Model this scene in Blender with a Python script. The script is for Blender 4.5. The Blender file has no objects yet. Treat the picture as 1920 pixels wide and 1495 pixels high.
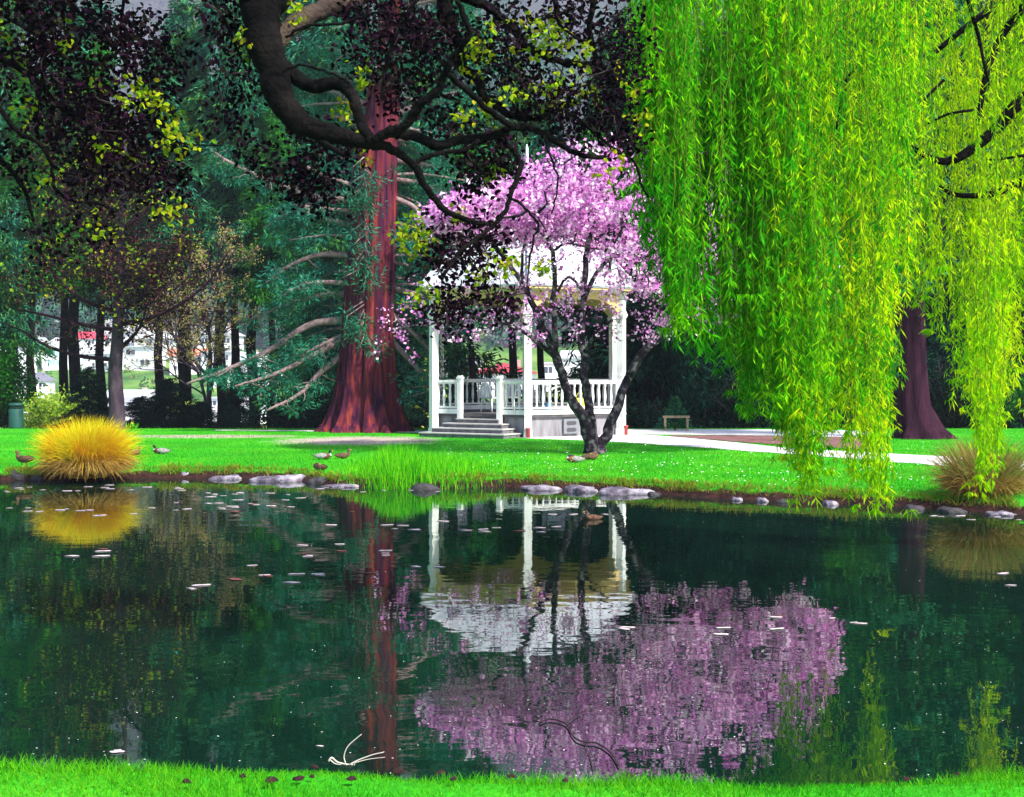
import bpy, math
import numpy as np
from mathutils import Vector, Matrix

R = np.random.default_rng(11)
SC = bpy.context.scene
COL = SC.collection
F = 2667.0            # focal length in pixels of the 1920 px wide photograph
CX, HY, CH = 960.0, 686.0, 2.2
GZ = 0.2              # lawn height above the pond

def P(px, py, d):
    return np.array([(px - CX) / F * d, d, CH - (py - HY) / F * d])

def G(px, py, z=GZ):
    d = F * (CH - z) / (py - HY)
    return np.array([(px - CX) / F * d, d, z])

# ------------------------------------------------------------------ mesh builder
class MB:
    def __init__(self):
        self.V = []; self.Fs = []; self.M = []; self.n = 0; self.S = []
    def add(self, v, f, m=0, smooth=False):
        v = np.asarray(v, float).reshape(-1, 3)
        if not isinstance(f, list):
            f = [np.asarray(f, int)]
        for a in f:
            a = np.asarray(a, int)
            if a.ndim == 1:
                a = a[None]
            if len(a) == 0:
                continue
            self.Fs.append(a + self.n); self.M.append(np.full(len(a), m)); self.S.append(np.full(len(a), smooth))
        self.V.append(v); self.n += len(v)
    def box(self, c, s, rz=0.0, m=0, T=None):
        x, y, z = np.array(s) / 2
        v = np.array([[-x,-y,-z],[x,-y,-z],[x,y,-z],[-x,y,-z],[-x,-y,z],[x,-y,z],[x,y,z],[-x,y,z]])
        if rz:
            c_, s_ = math.cos(rz), math.sin(rz)
            v = v @ np.array([[c_, s_, 0], [-s_, c_, 0], [0, 0, 1]])
        v = v + np.array(c)
        if T is not None: v = T(v)
        self.add(v, np.array([[0,3,2,1],[4,5,6,7],[0,1,5,4],[1,2,6,5],[2,3,7,6],[3,0,4,7]]), m)
    def prism(self, poly, z0, z1, m=0, T=None):
        p = np.asarray(poly, float); n = len(p)
        v = np.vstack([np.c_[p, np.full(n, z0)], np.c_[p, np.full(n, z1)]])
        if T is not None: v = T(v)
        i = np.arange(n); j = (i + 1) % n
        self.add(v, [np.c_[i, j, j + n, i + n], (np.arange(n) + n)[None], np.arange(n)[::-1][None]], m)
    def tube(self, pts, rad, k=6, m=0, smooth=True):
        pts = np.asarray(pts, float); n = len(pts)
        rad = np.broadcast_to(np.asarray(rad, float), (n,))
        t = np.gradient(pts, axis=0); t /= np.linalg.norm(t, axis=1)[:, None] + 1e-9
        u = np.cross(t[0], [0.31, 0.87, 0.2]); u /= np.linalg.norm(u) + 1e-9
        U = np.empty((n, 3))
        for i in range(n):
            u = u - t[i] * np.dot(u, t[i]); u /= np.linalg.norm(u) + 1e-9
            U[i] = u
        W = np.cross(t, U)
        a = np.arange(k) / k * 2 * np.pi
        v = pts[:, None] + rad[:, None, None] * (np.cos(a)[None, :, None] * U[:, None] + np.sin(a)[None, :, None] * W[:, None])
        i, j = np.meshgrid(np.arange(n - 1), np.arange(k), indexing='ij')
        q = np.stack([i * k + j, i * k + (j + 1) % k, (i + 1) * k + (j + 1) % k, (i + 1) * k + j], -1).reshape(-1, 4)
        self.add(v.reshape(-1, 3), [q, np.arange(k)[::-1][None], (np.arange(k) + (n - 1) * k)[None]], m, smooth)
    def lathe(self, prof, c=(0, 0, 0), k=10, m=0, smooth=True, sx=1.0, sy=1.0):
        prof = np.asarray(prof, float); n = len(prof)
        a = np.arange(k) / k * 2 * np.pi
        v = np.stack([prof[:, 0, None] * np.cos(a) * sx, prof[:, 0, None] * np.sin(a) * sy, np.repeat(prof[:, 1, None], k, 1)], -1) + np.array(c)
        i, j = np.meshgrid(np.arange(n - 1), np.arange(k), indexing='ij')
        q = np.stack([i * k + j, i * k + (j + 1) % k, (i + 1) * k + (j + 1) % k, (i + 1) * k + j], -1).reshape(-1, 4)
        self.add(v.reshape(-1, 3), [q, np.arange(k)[::-1][None], (np.arange(k) + (n - 1) * k)[None]], m, smooth)
    def merge(self, o, moff):
        self.V += o.V; self.Fs += [f + self.n for f in o.Fs]; self.M += [m + moff for m in o.M]; self.S += o.S; self.n += o.n
        return self
    def build(self, name, mats, parent=None, loc=None):
        V = np.vstack(self.V)
        if parent is not None:
            q = parent
            while q is not None and '_base' not in q: q = q.parent
            V = V - np.array(q['_base'] if q is not None else (0, 0, 0))
        elif loc is not None:
            V = V - np.array(loc)
        me = bpy.data.meshes.new(name)
        me.vertices.add(len(V)); me.vertices.foreach_set('co', V.astype(np.float32).ravel())
        tot = np.concatenate([np.full(len(f), f.shape[1]) for f in self.Fs])
        li = np.concatenate([f.ravel() for f in self.Fs]).astype(np.int32)
        me.loops.add(len(li)); me.loops.foreach_set('vertex_index', li)
        me.polygons.add(len(tot))
        st = np.concatenate([[0], np.cumsum(tot)[:-1]]).astype(np.int32)
        me.polygons.foreach_set('loop_start', st)
        if not isinstance(mats, (list, tuple)): mats = [mats]
        for mm in mats: me.materials.append(mm)
        me.polygons.foreach_set('material_index', np.concatenate(self.M).astype(np.int32))
        me.polygons.foreach_set('use_smooth', np.concatenate(self.S).astype(bool))
        me.update(calc_edges=True); me.validate()
        o = bpy.data.objects.new(name, me); COL.objects.link(o)
        if parent is not None: o.parent = parent
        elif loc is not None: o.location = loc
        return o

def tag(o, label, cat, group=None, kind=None):
    if label: o['label'] = label
    if cat: o['category'] = cat
    if group: o['group'] = group
    if kind: o['kind'] = kind
    return o

def thing(name, base, label, cat, group=None):
    o = bpy.data.objects.new(name, None); COL.objects.link(o)
    o.location = tuple(base); o['_base'] = [float(b) for b in base]; o.empty_display_size = 0.2
    return tag(o, label, cat, group)

def dup(root, loc, rz=0.0, s=1.0, label=None):
    def cp(o, par):
        c = o.copy(); COL.objects.link(c); c.parent = par
        for ch in [x for x in ALLCH.get(o.name, [])]: cp(ch, c)
        return c
    ALLCH.clear()
    for o in list(bpy.data.objects):
        if o.parent: ALLCH.setdefault(o.parent.name, []).append(o)
    c = cp(root, None)
    c.location = tuple(loc); c.rotation_euler = (0, 0, rz); c.scale = s if isinstance(s, tuple) else (s, s, s)
    if label: c['label'] = label
    return c
ALLCH = {}

# ------------------------------------------------------------------ materials
def nodes(name):
    m = bpy.data.materials.new(name); m.use_nodes = True
    nt = m.node_tree; nt.nodes.clear()
    out = nt.nodes.new('ShaderNodeOutputMaterial')
    return m, nt, out

def ramp(nt, stops, src):
    r = nt.nodes.new('ShaderNodeValToRGB')
    e = r.color_ramp.elements
    while len(e) < len(stops): e.new(0.5)
    for el, (p, c) in zip(e, stops):
        el.position = p; el.color = (*c, 1)
    nt.links.new(src, r.inputs[0])
    return r.outputs[0]

def noise(nt, scale, detail=4, vec=None, rough=0.55):
    n = nt.nodes.new('ShaderNodeTexNoise'); n.inputs['Scale'].default_value = scale
    n.inputs['Detail'].default_value = detail; n.inputs['Roughness'].default_value = rough
    if vec is not None: nt.links.new(vec, n.inputs['Vector'])
    return n.outputs[0]

def mapping(nt, sc=(1, 1, 1), loc=(0, 0, 0), kind='Object'):
    t = nt.nodes.new('ShaderNodeTexCoord'); mp = nt.nodes.new('ShaderNodeMapping')
    mp.inputs['Scale'].default_value = sc; mp.inputs['Location'].default_value = loc
    nt.links.new(t.outputs[kind], mp.inputs['Vector'])
    return mp.outputs[0]

def mixc(nt, a, b, fac, mode='MIX'):
    m = nt.nodes.new('ShaderNodeMix'); m.data_type = 'RGBA'; m.blend_type = mode
    for sock, v in ((m.inputs[0], fac), (m.inputs[6], a), (m.inputs[7], b)):
        if hasattr(v, 'links') or hasattr(v, 'is_linked'): nt.links.new(v, sock)
        else: sock.default_value = v if isinstance(v, (int, float)) else (*v, 1)
    return m.outputs[2]

def solid(name, stops, scale=3.0, rough=0.7, bump=0.0, bscale=20.0, sc=(1, 1, 1), spec=0.3, detail=5, metallic=0.0):
    m, nt, out = nodes(name)
    v = mapping(nt, sc)
    b = nt.nodes.new('ShaderNodeBsdfPrincipled')
    b.inputs['Roughness'].default_value = rough
    b.inputs['Specular IOR Level'].default_value = spec
    b.inputs['Metallic'].default_value = metallic
    n = noise(nt, scale, detail, v)
    k = len(stops)
    st = [(0.3 + 0.4 * i / max(1, k - 1), c) for i, c in enumerate(stops)]
    nt.links.new(ramp(nt, st, n), b.inputs['Base Color'])
    if bump:
        bp = nt.nodes.new('ShaderNodeBump'); bp.inputs['Strength'].default_value = bump; bp.inputs['Distance'].default_value = 0.05
        nt.links.new(noise(nt, bscale, 6, v), bp.inputs['Height']); nt.links.new(bp.outputs[0], b.inputs['Normal'])
    nt.links.new(b.outputs[0], out.inputs[0])
    return m

def leaf(name, stops, transl=0.4, gloss=0.0, patch=None, pscale=0.6):
    """leaf surface: colour picked per leaf (island); patch = second ramp picked by a large noise"""
    m, nt, out = nodes(name)
    g = nt.nodes.new('ShaderNodeNewGeometry')
    k = len(stops)
    c = ramp(nt, [(i / max(1, k - 1), s) for i, s in enumerate(stops)], g.outputs['Random Per Island'])
    if patch:
        c2 = ramp(nt, [(i / max(1, len(patch) - 1), s) for i, s in enumerate(patch)], g.outputs['Random Per Island'])
        f = ramp(nt, [(0.42, (0, 0, 0)), (0.58, (1, 1, 1))], noise(nt, pscale, 3, mapping(nt)))
        c = mixc(nt, c, c2, f)
    d = nt.nodes.new('ShaderNodeBsdfDiffuse'); t = nt.nodes.new('ShaderNodeBsdfTranslucent'); mx = nt.nodes.new('ShaderNodeMixShader')
    mx.inputs[0].default_value = transl
    nt.links.new(c, d.inputs[0]); nt.links.new(c, t.inputs[0])
    nt.links.new(d.outputs[0], mx.inputs[1]); nt.links.new(t.outputs[0], mx.inputs[2])
    res = mx.outputs[0]
    if gloss:
        gl = nt.nodes.new('ShaderNodeBsdfGlossy'); gl.inputs['Roughness'].default_value = 0.35
        m2 = nt.nodes.new('ShaderNodeMixShader'); m2.inputs[0].default_value = gloss
        nt.links.new(res, m2.inputs[1]); nt.links.new(gl.outputs[0], m2.inputs[2]); res = m2.outputs[0]
    nt.links.new(res, out.inputs[0])
    return m

M = {}
M['white'] = solid('white_paint', [(0.5, 0.5, 0.48), (0.7, 0.7, 0.69), (0.78, 0.78, 0.77)], 3.5, 0.6, sc=(2, 2, .5))
M['cream'] = solid('cream_paint', [(0.52, 0.36, 0.13), (0.6, 0.44, 0.18)], 5, 0.55)
M['roof_white'] = solid('white_sheet_roof', [(0.3, 0.32, 0.37), (0.46, 0.47, 0.52), (0.52, 0.53, 0.57)], 1.3, 0.5, 0.25, 9, sc=(1.2, 1.2, 5))
M['concrete'] = solid('stained_concrete', [(0.09, 0.085, 0.095), (0.2, 0.195, 0.21), (0.28, 0.27, 0.29)], 2.2, 0.9, 0.3, 30, sc=(2.2, 2.2, 0.35))
M['slab'] = solid('dark_concrete', [(0.05, 0.045, 0.05), (0.1, 0.095, 0.1)], 5, 0.9, 0.3, 40)
M['step'] = solid('step_stone', [(0.07, 0.065, 0.075), (0.17, 0.16, 0.17)], 6, 0.9, 0.3, 40)
M['nosing'] = solid('step_edge', [(0.3, 0.29, 0.29), (0.42, 0.41, 0.4)], 6, 0.9)
M['red'] = solid('red_oxide', [(0.36, 0.05, 0.05), (0.5, 0.09, 0.08)], 8, 0.6)
M['grey_metal'] = solid('grey_metal', [(0.15, 0.16, 0.18), (0.19, 0.2, 0.22)], 4, 0.5)
M['vent_dark'] = solid('vent_dark', [(0.04, 0.045, 0.05), (0.07, 0.07, 0.08)], 8, 0.7)
M['mast'] = solid('mast_paint', [(0.5, 0.6, 0.62), (0.68, 0.74, 0.76)], 4, 0.5)
M['bark_red'] = solid('red_fibrous_bark', [(0.006, 0.002, 0.01), (0.05, 0.009, 0.03), (0.125, 0.017, 0.025), (0.22, 0.042, 0.02)], 2.2, 0.95, 1.0, 7, sc=(3.4, 3.4, 0.22), spec=0.1, detail=8)
M['bark_branch'] = solid('grey_pink_bark', [(0.13, 0.085, 0.09), (0.32, 0.22, 0.22)], 6, 0.9, 0.4, 20, spec=0.1)
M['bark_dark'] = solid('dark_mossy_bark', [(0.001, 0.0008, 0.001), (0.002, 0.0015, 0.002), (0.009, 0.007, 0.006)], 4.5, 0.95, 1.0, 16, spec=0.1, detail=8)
M['bark_moss'] = solid('pale_mossy_bark', [(0.012, 0.009, 0.008), (0.05, 0.035, 0.03), (0.07, 0.06, 0.03)], 4, 0.95, 0.9, 22, spec=0.1, detail=8)
M['bark_cherry'] = solid('lichen_dark_bark', [(0.006, 0.004, 0.007), (0.022, 0.016, 0.024), (0.2, 0.18, 0.19)], 7, 0.95, 1.0, 22, spec=0.1, detail=8)
M['bark_grey'] = solid('grey_violet_bark', [(0.02, 0.012, 0.024), (0.08, 0.055, 0.075)], 3, 0.95, 0.8, 16, sc=(2, 2, .5), spec=0.1)
M['bark_violet'] = solid('violet_brown_bark', [(0.01, 0.003, 0.008), (0.04, 0.011, 0.026)], 2, 0.95, 0.8, 10, sc=(2.5, 2.5, .4), spec=0.1)
M['twig'] = solid('dark_twig', [(0.012, 0.008, 0.01), (0.05, 0.035, 0.04)], 6, 0.9, spec=0.1)
M['strand'] = solid('willow_strand', [(0.05, 0.09, 0.006), (0.1, 0.16, 0.01)], 6, 0.9, spec=0.1)
M['twig_pale'] = solid('pale_twig', [(0.14, 0.1, 0.1), (0.26, 0.2, 0.19)], 6, 0.9, spec=0.1)
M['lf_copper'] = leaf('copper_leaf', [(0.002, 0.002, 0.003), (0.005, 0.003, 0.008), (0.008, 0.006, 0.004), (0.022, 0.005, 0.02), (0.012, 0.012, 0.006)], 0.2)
M['lf_young'] = leaf('young_leaf', [(0.1, 0.24, 0.01), (0.26, 0.44, 0.012), (0.42, 0.5, 0.015), (0.4, 0.34, 0.02)], 0.5)
M['lf_plum'] = leaf('plum_leaf', [(0.004, 0.002, 0.006), (0.012, 0.006, 0.012), (0.022, 0.02, 0.006), (0.07, 0.012, 0.03), (0.05, 0.045, 0.01)], 0.25)
M['lf_seq'] = leaf('teal_needle', [(0.003, 0.03, 0.018), (0.01, 0.09, 0.05), (0.03, 0.2, 0.1), (0.015, 0.14, 0.035)], 0.25, patch=[(0.006, 0.07, 0.045), (0.02, 0.16, 0.11), (0.05, 0.26, 0.17)])
M['lf_teal'] = leaf('teal_green_needle', [(0.002, 0.02, 0.014), (0.007, 0.075, 0.045), (0.016, 0.14, 0.085), (0.06, 0.32, 0.19)], 0.25, patch=[(0.003, 0.03, 0.012), (0.015, 0.1, 0.025), (0.09, 0.25, 0.03)])
M['lf_dark'] = leaf('dark_needle', [(0.002, 0.005, 0.004), (0.004, 0.018, 0.01), (0.008, 0.04, 0.022)], 0.15, patch=[(0.002, 0.008, 0.008), (0.006, 0.035, 0.022)])
M['lf_green'] = leaf('green_leaf', [(0.008, 0.06, 0.008), (0.02, 0.17, 0.015), (0.08, 0.3, 0.02)], 0.35, patch=[(0.004, 0.03, 0.008), (0.012, 0.1, 0.02)])
M['lf_lime'] = leaf('lime_leaf', [(0.16, 0.36, 0.02), (0.4, 0.6, 0.04), (0.6, 0.7, 0.12)], 0.45)
M['lf_bud'] = leaf('bud_leaf', [(0.3, 0.36, 0.05), (0.45, 0.4, 0.1), (0.5, 0.3, 0.22), (0.2, 0.34, 0.04)], 0.4)
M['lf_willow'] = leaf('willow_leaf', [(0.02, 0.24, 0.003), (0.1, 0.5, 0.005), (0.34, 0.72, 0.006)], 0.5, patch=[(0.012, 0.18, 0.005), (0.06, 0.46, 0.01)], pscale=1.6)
M['lf_willow_y'] = leaf('painted_sunlit_willow_leaf', [(0.3, 0.6, 0.003), (0.6, 0.82, 0.005), (0.85, 0.9, 0.008)], 0.6, patch=[(0.08, 0.42, 0.003), (0.4, 0.72, 0.005)], pscale=1.3)  # yellower copy of the willow leaf, sunlight put into its colour
M['petal'] = leaf('pink_petal', [(0.45, 0.1, 0.42), (0.84, 0.38, 0.76), (0.94, 0.66, 0.9), (0.95, 0.88, 0.93)], 0.35, patch=[(0.3, 0.04, 0.28), (0.74, 0.22, 0.64), (0.93, 0.52, 0.86)], pscale=1.1)
M['gold'] = leaf('golden_blade', [(0.6, 0.4, 0.006), (0.8, 0.62, 0.01), (0.72, 0.68, 0.02), (0.5, 0.6, 0.02)], 0.4, patch=[(0.6, 0.3, 0.006), (0.78, 0.52, 0.01)], pscale=1.5)
M['straw'] = leaf('straw_blade', [(0.3, 0.16, 0.04), (0.5, 0.36, 0.08), (0.16, 0.06, 0.03)], 0.3)
M['sedge'] = leaf('sedge_blade', [(0.26, 0.12, 0.04), (0.42, 0.26, 0.08), (0.2, 0.36, 0.05), (0.16, 0.06, 0.04)], 0.3)
M['blade'] = leaf('grass_blade', [(0.008, 0.18, 0.005), (0.025, 0.34, 0.008), (0.09, 0.46, 0.012)], 0.4, patch=[(0.02, 0.28, 0.006), (0.16, 0.44, 0.012)], pscale=0.5)
M['reed'] = leaf('tall_blade', [(0.015, 0.24, 0.006), (0.08, 0.52, 0.008), (0.26, 0.66, 0.012)], 0.45)
M['tuft'] = leaf('bank_tuft', [(0.06, 0.2, 0.01), (0.25, 0.3, 0.02), (0.35, 0.24, 0.05), (0.05, 0.3, 0.01)], 0.35)
M['daisy'] = solid('daisy_white', [(0.8, 0.8, 0.78), (0.85, 0.85, 0.84)], 3, 0.7)
M['rock_pale'] = solid('pale_lilac_rock', [(0.02, 0.016, 0.022), (0.13, 0.11, 0.15), (0.36, 0.33, 0.37)], 4.5, 0.85, 1.0, 12)
M['rock_dark'] = solid('dark_rock', [(0.012, 0.011, 0.013), (0.05, 0.045, 0.05)], 3, 0.8, 0.6, 14)
M['soil'] = solid('dark_soil', [(0.02, 0.007, 0.009), (0.085, 0.028, 0.028)], 5, 0.95, 0.8, 18)
M['path'] = solid('pale_path', [(0.5, 0.47, 0.49), (0.68, 0.65, 0.66)], 2.5, 0.95, 0.2, 40)
M['bed'] = solid('red_brown_bed', [(0.09, 0.04, 0.04), (0.22, 0.1, 0.1)], 3, 0.95, 0.5, 20)
M['bin'] = solid('teal_green_plastic', [(0.012, 0.06, 0.055), (0.02, 0.085, 0.075)], 3, 0.5)
M['bin_dark'] = solid('dark_bin_lid', [(0.01, 0.03, 0.03), (0.016, 0.045, 0.042)], 3, 0.5)
M['wood'] = solid('weathered_wood', [(0.2, 0.15, 0.09), (0.32, 0.26, 0.16)], 4, 0.9, sc=(1, 1, 6))
M['drift'] = solid('bleached_twig', [(0.4, 0.33, 0.3), (0.6, 0.53, 0.48)], 5, 0.9)
M['float'] = solid('floating_leaf', [(0.42, 0.32, 0.35), (0.65, 0.56, 0.59)], 8, 0.6)
M['float_red'] = solid('red_floating_leaf', [(0.12, 0.03, 0.03), (0.22, 0.06, 0.05)], 8, 0.6)
M['d_dark'] = solid('dark_green_feather', [(0.008, 0.014, 0.012), (0.015, 0.03, 0.024)], 10, 0.5)
M['d_brown'] = solid('brown_feather', [(0.03, 0.015, 0.01), (0.16, 0.085, 0.05)], 22, 0.8)
M['d_chest'] = solid('chestnut_feather', [(0.16, 0.05, 0.02), (0.26, 0.09, 0.04)], 14, 0.8)
M['d_grey'] = solid('grey_feather', [(0.14, 0.13, 0.13), (0.36, 0.34, 0.33)], 18, 0.8)
M['d_white'] = solid('white_feather', [(0.66, 0.64, 0.62), (0.78, 0.77, 0.75)], 10, 0.8)
M['d_bill'] = solid('bill', [(0.4, 0.3, 0.05), (0.5, 0.36, 0.06)], 10, 0.5)
M['eye'] = solid('eye_black', [(0.005, 0.005, 0.005), (0.01, 0.01, 0.01)], 5, 0.2)
M['glass'] = solid('dark_glass', [(0.03, 0.035, 0.06), (0.08, 0.09, 0.12)], 1, 0.15, spec=0.6)
M['aqua'] = solid('aqua_glass', [(0.3, 0.55, 0.55), (0.42, 0.66, 0.64)], 1, 0.3)
M['w_white'] = solid('white_house_wall', [(0.8, 0.79, 0.82), (0.88, 0.87, 0.9)], 0.4, 0.8)
M['w_purple'] = solid('dark_plum_wall', [(0.04, 0.02, 0.05), (0.07, 0.04, 0.08)], 0.4, 0.8)
M['w_tan'] = solid('tan_wall', [(0.4, 0.3, 0.24), (0.5, 0.4, 0.32)], 0.4, 0.8)
M['r_grey'] = solid('grey_roof', [(0.13, 0.13, 0.16), (0.2, 0.2, 0.24)], 0.6, 0.7)
M['r_pale'] = solid('pale_roof', [(0.5, 0.5, 0.54), (0.6, 0.6, 0.64)], 0.6, 0.7)
M['r_orange'] = solid('orange_roof', [(0.5, 0.16, 0.08), (0.62, 0.24, 0.12)], 0.6, 0.7)
M['r_red'] = solid('red_roof', [(0.5, 0.03, 0.06), (0.62, 0.06, 0.1)], 0.6, 0.6)
M['yellow'] = solid('yellow_cloth', [(0.6, 0.6, 0.08), (0.7, 0.68, 0.12)], 6, 0.7)
M['blue'] = solid('blue_plastic', [(0.03, 0.25, 0.55), (0.05, 0.32, 0.62)], 6, 0.4)
M['cap'] = solid('dark_blue_cap', [(0.01, 0.03, 0.1), (0.02, 0.04, 0.14)], 6, 0.4)
M['flower'] = solid('yellow_petals', [(0.7, 0.45, 0.05), (0.75, 0.55, 0.08)], 6, 0.6)
M['lf_bare'] = leaf('bare_wood_hill', [(0.04, 0.038, 0.06), (0.08, 0.07, 0.1), (0.12, 0.1, 0.12)], 0.2)
M['lf_hill'] = leaf('hill_evergreen', [(0.01, 0.06, 0.04), (0.03, 0.13, 0.08), (0.06, 0.18, 0.09)], 0.2)

# ------------------------------------------------------------------ vector helpers
def rdir(n, rng=R):
    v = rng.normal(size=(n, 3)); return v / np.linalg.norm(v, axis=1)[:, None]

def unit(v): return v / (np.linalg.norm(v, axis=-1, keepdims=True) + 1e-9)

def cards(mb, c, a, L, W, m=0, rng=R, mid=0.45, b=None):
    """leaf-shaped quads: base at c, pointing along a"""
    n = len(c); a = unit(a)
    L = np.broadcast_to(L, (n,))[:, None]; W = np.broadcast_to(W, (n,))[:, None]
    if b is None: b = rdir(n, rng)
    b = unit(np.cross(a, b))
    v = np.stack([c, c + a * L * mid + b * W / 2, c + a * L, c + a * L * mid - b * W / 2], 1).reshape(-1, 3)
    mb.add(v, np.arange(4 * n).reshape(n, 4), m)

def leaves6(mb, c, a, L, W, m=0, rng=R):
    n = len(c); a = unit(a); L = np.broadcast_to(L, (n,))[:, None]; W = np.broadcast_to(W, (n,))[:, None]
    b = unit(np.cross(a, rdir(n, rng))); u = np.cross(a, b) * W * .18
    v = np.stack([c, c + a*L*.25 + b*W*.4 + u, c + a*L*.62 + b*W*.48 + u, c + a*L, c + a*L*.62 - b*W*.48 + u, c + a*L*.25 - b*W*.4 + u], 1).reshape(-1, 3)
    q = (np.arange(n) * 6)[:, None]
    mb.add(v, [np.concatenate([q + np.array([0, 1, 2, 3]), q + np.array([0, 3, 4, 5])])], m)

def ribbons(mb, p0, d0, L, sag, W, seg=4, m=0, rng=R):
    """grass blades: start p0, direction d0, bending down by sag"""
    n = len(p0); d = unit(d0).copy(); L = np.broadcast_to(L, (n,)); sag = np.broadcast_to(sag, (n,)); W = np.broadcast_to(W, (n,))
    side = unit(np.cross(d, rdir(n, rng)))
    pts = [p0]; p = p0.copy()
    for i in range(seg):
        p = p + d * (L / seg)[:, None]
        d = unit(d + np.array([0, 0, -1.0]) * (sag * (i + 1) / seg)[:, None])
        pts.append(p)
    w = [1.0, 0.95, 0.8, 0.6, 0.45, 0.3, 0.2]
    V = []
    for i in range(seg):
        k = (W * (1 - 0.85 * i / seg))[:, None] / 2
        V += [pts[i] - side * k, pts[i] + side * k]
    V.append(pts[seg])
    V = np.stack(V, 1); nv = 2 * seg + 1
    base = (np.arange(n) * nv)[:, None]
    fq = np.concatenate([base + np.array([2 * i, 2 * i + 1, 2 * i + 3, 2 * i + 2]) for i in range(seg - 1)]) if seg > 1 else np.zeros((0, 4), int)
    ft = base + np.array([2 * seg - 2, 2 * seg - 1, 2 * seg])
    mb.add(V.reshape(-1, 3), [fq, ft] if len(fq) else [ft], m)

def smooth(pts, k=4):
    """Catmull-Rom through the points"""
    p = np.asarray(pts, float)
    q = np.vstack([2 * p[0] - p[1], p, 2 * p[-1] - p[-2]])
    out = []
    for i in range(1, len(q) - 2):
        for t in np.arange(k) / k:
            out.append(0.5 * ((2 * q[i]) + (-q[i-1] + q[i+1]) * t + (2*q[i-1] - 5*q[i] + 4*q[i+1] - q[i+2]) * t*t + (-q[i-1] + 3*q[i] - 3*q[i+1] + q[i+2]) * t**3))
    out.append(p[-1])
    return np.array(out)

def attach(mb, samples, targets, r0, r1, k=4, rng=R, wob=0.12, sag=0.0, src_pull=0.0, base=None):
    """grow a twig from the nearest existing wood to every target; samples grows as it goes"""
    S = [np.asarray(samples, float)]
    allS = S[0]
    for t in targets:
        dd = ((allS - t) ** 2).sum(1)
        if base is not None:
            dd = dd + src_pull * (((allS - base) ** 2).sum(1))
        s = allS[np.argmin(dd)]
        L = np.linalg.norm(t - s)
        if L < 0.02: continue
        n = 5
        u = np.linspace(0, 1, n)[:, None]
        pts = s * (1 - u) + t * u + rng.normal(size=(n, 3)) * wob * L * np.sin(np.pi * u)
        pts[:, 2] -= (sag * L * np.sin(np.pi * u[:, 0]))
        mb.tube(pts, np.linspace(r0, r1, n), k)
        allS = np.vstack([allS, pts[1:]])
    return allS

def inpoly(x, y, poly):
    poly = np.asarray(poly); ins = np.zeros(len(x), bool); j = len(poly) - 1
    for i in range(len(poly)):
        xi, yi = poly[i]; xj, yj = poly[j]
        if yi != yj:
            ins ^= ((yi > y) != (yj > y)) & (x < (xj - xi) * (y - yi) / (yj - yi) + xi)
        j = i
    return ins

def wob2(x, y):
    return (np.sin(1.7*x + 0.6*y) * .5 + np.sin(3.9*x - 1.3*y + 1) * .3 + np.sin(8.3*x + 2.9*y + 2) * .2 + np.sin(15*x - 7*y) * .12)

# ------------------------------------------------------------------ terrain, pond, path
def WB(px, py): return G(px, py, 0.0)[:2]
pond = [WB(0, 902), WB(150, 900), WB(300, 897), WB(450, 898), WB(560, 902), WB(620, 912), WB(720, 917), WB(830, 917), WB(940, 914), WB(1100, 919), WB(1240, 928),
        WB(1400, 937), WB(1540, 944), WB(1680, 951), WB(1800, 958), WB(1920, 966), np.array([9.6, 19.2]), np.array([10.4, 15]), np.array([9.8, 10]), np.array([7.5, 7.3]),
        np.array([4, 6.85]), np.array([1.3, 6.86]), np.array([0, 6.93]), np.array([-1.3, 7.02]), np.array([-2.6, 7.12]), np.array([-6, 7.6]), np.array([-12, 9.5]), np.array([-17, 14]), np.array([-17.5, 22]), np.array([-14, 26.5])]
pond = np.array(pond)

def sdf(x, y):
    p = np.stack([x, y], -1); best = np.full(len(x), 1e9)
    for i in range(len(pond)):
        a = pond[i]; b = pond[(i + 1) % len(pond)]; ab = b - a
        t = np.clip(((p - a) @ ab) / (ab @ ab), 0, 1)
        best = np.minimum(best, np.linalg.norm(p - a - t[:, None] * ab, axis=1))
    return np.where(inpoly(x, y, pond), -best, best)

def land(x, y):
    x = np.asarray(x, float).ravel(); y = np.asarray(y, float).ravel()
    s = sdf(x, y) + 0.1 * wob2(x, y)
    near = np.clip((12 - y) / 4, 0, 1)
    far = np.clip(s / 0.3, 0, 1) * 0.16 + np.clip((s - 0.2) / 1.2, 0, 1) * 0.04
    t = np.clip(s / 0.75, 0, 1)
    nr = 0.36 * (1 - (1 - t) ** 2) + 0.012 * wob2(2 * x, 2 * y) * t
    z = far * (1 - near) + nr * near
    z = np.where(s < 0, np.maximum(1.1 * s, -0.9), z)
    z = z - np.clip((y - 45) / 7, 0, 1) ** 1.5 * 0.6
    return z

xs = np.unique(np.round(np.concatenate([np.arange(-60, -16, 1.5), np.arange(-16, 14, 0.2), np.arange(14, 60.1, 1.5)]), 3))
ys = np.unique(np.round(np.concatenate([np.arange(-12, 5, 0.6), np.arange(5, 8.6, 0.1), np.arange(8.6, 18, 0.4), np.arange(18, 29, 0.14), np.arange(29, 52.1, 0.5)]), 3))
X, Y = np.meshgrid(xs, ys); Z = land(X, Y).reshape(X.shape)
def grid_mesh(mb, X, Y, Z, smooth_=True):
    ny, nx = X.shape
    i, j = np.meshgrid(np.arange(ny - 1), np.arange(nx - 1), indexing='ij')
    q = np.stack([i * nx + j, i * nx + j + 1, (i + 1) * nx + j + 1, (i + 1) * nx + j], -1).reshape(-1, 4)
    mb.add(np.stack([X, Y, Z], -1).reshape(-1, 3), q, 0, smooth_)

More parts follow.
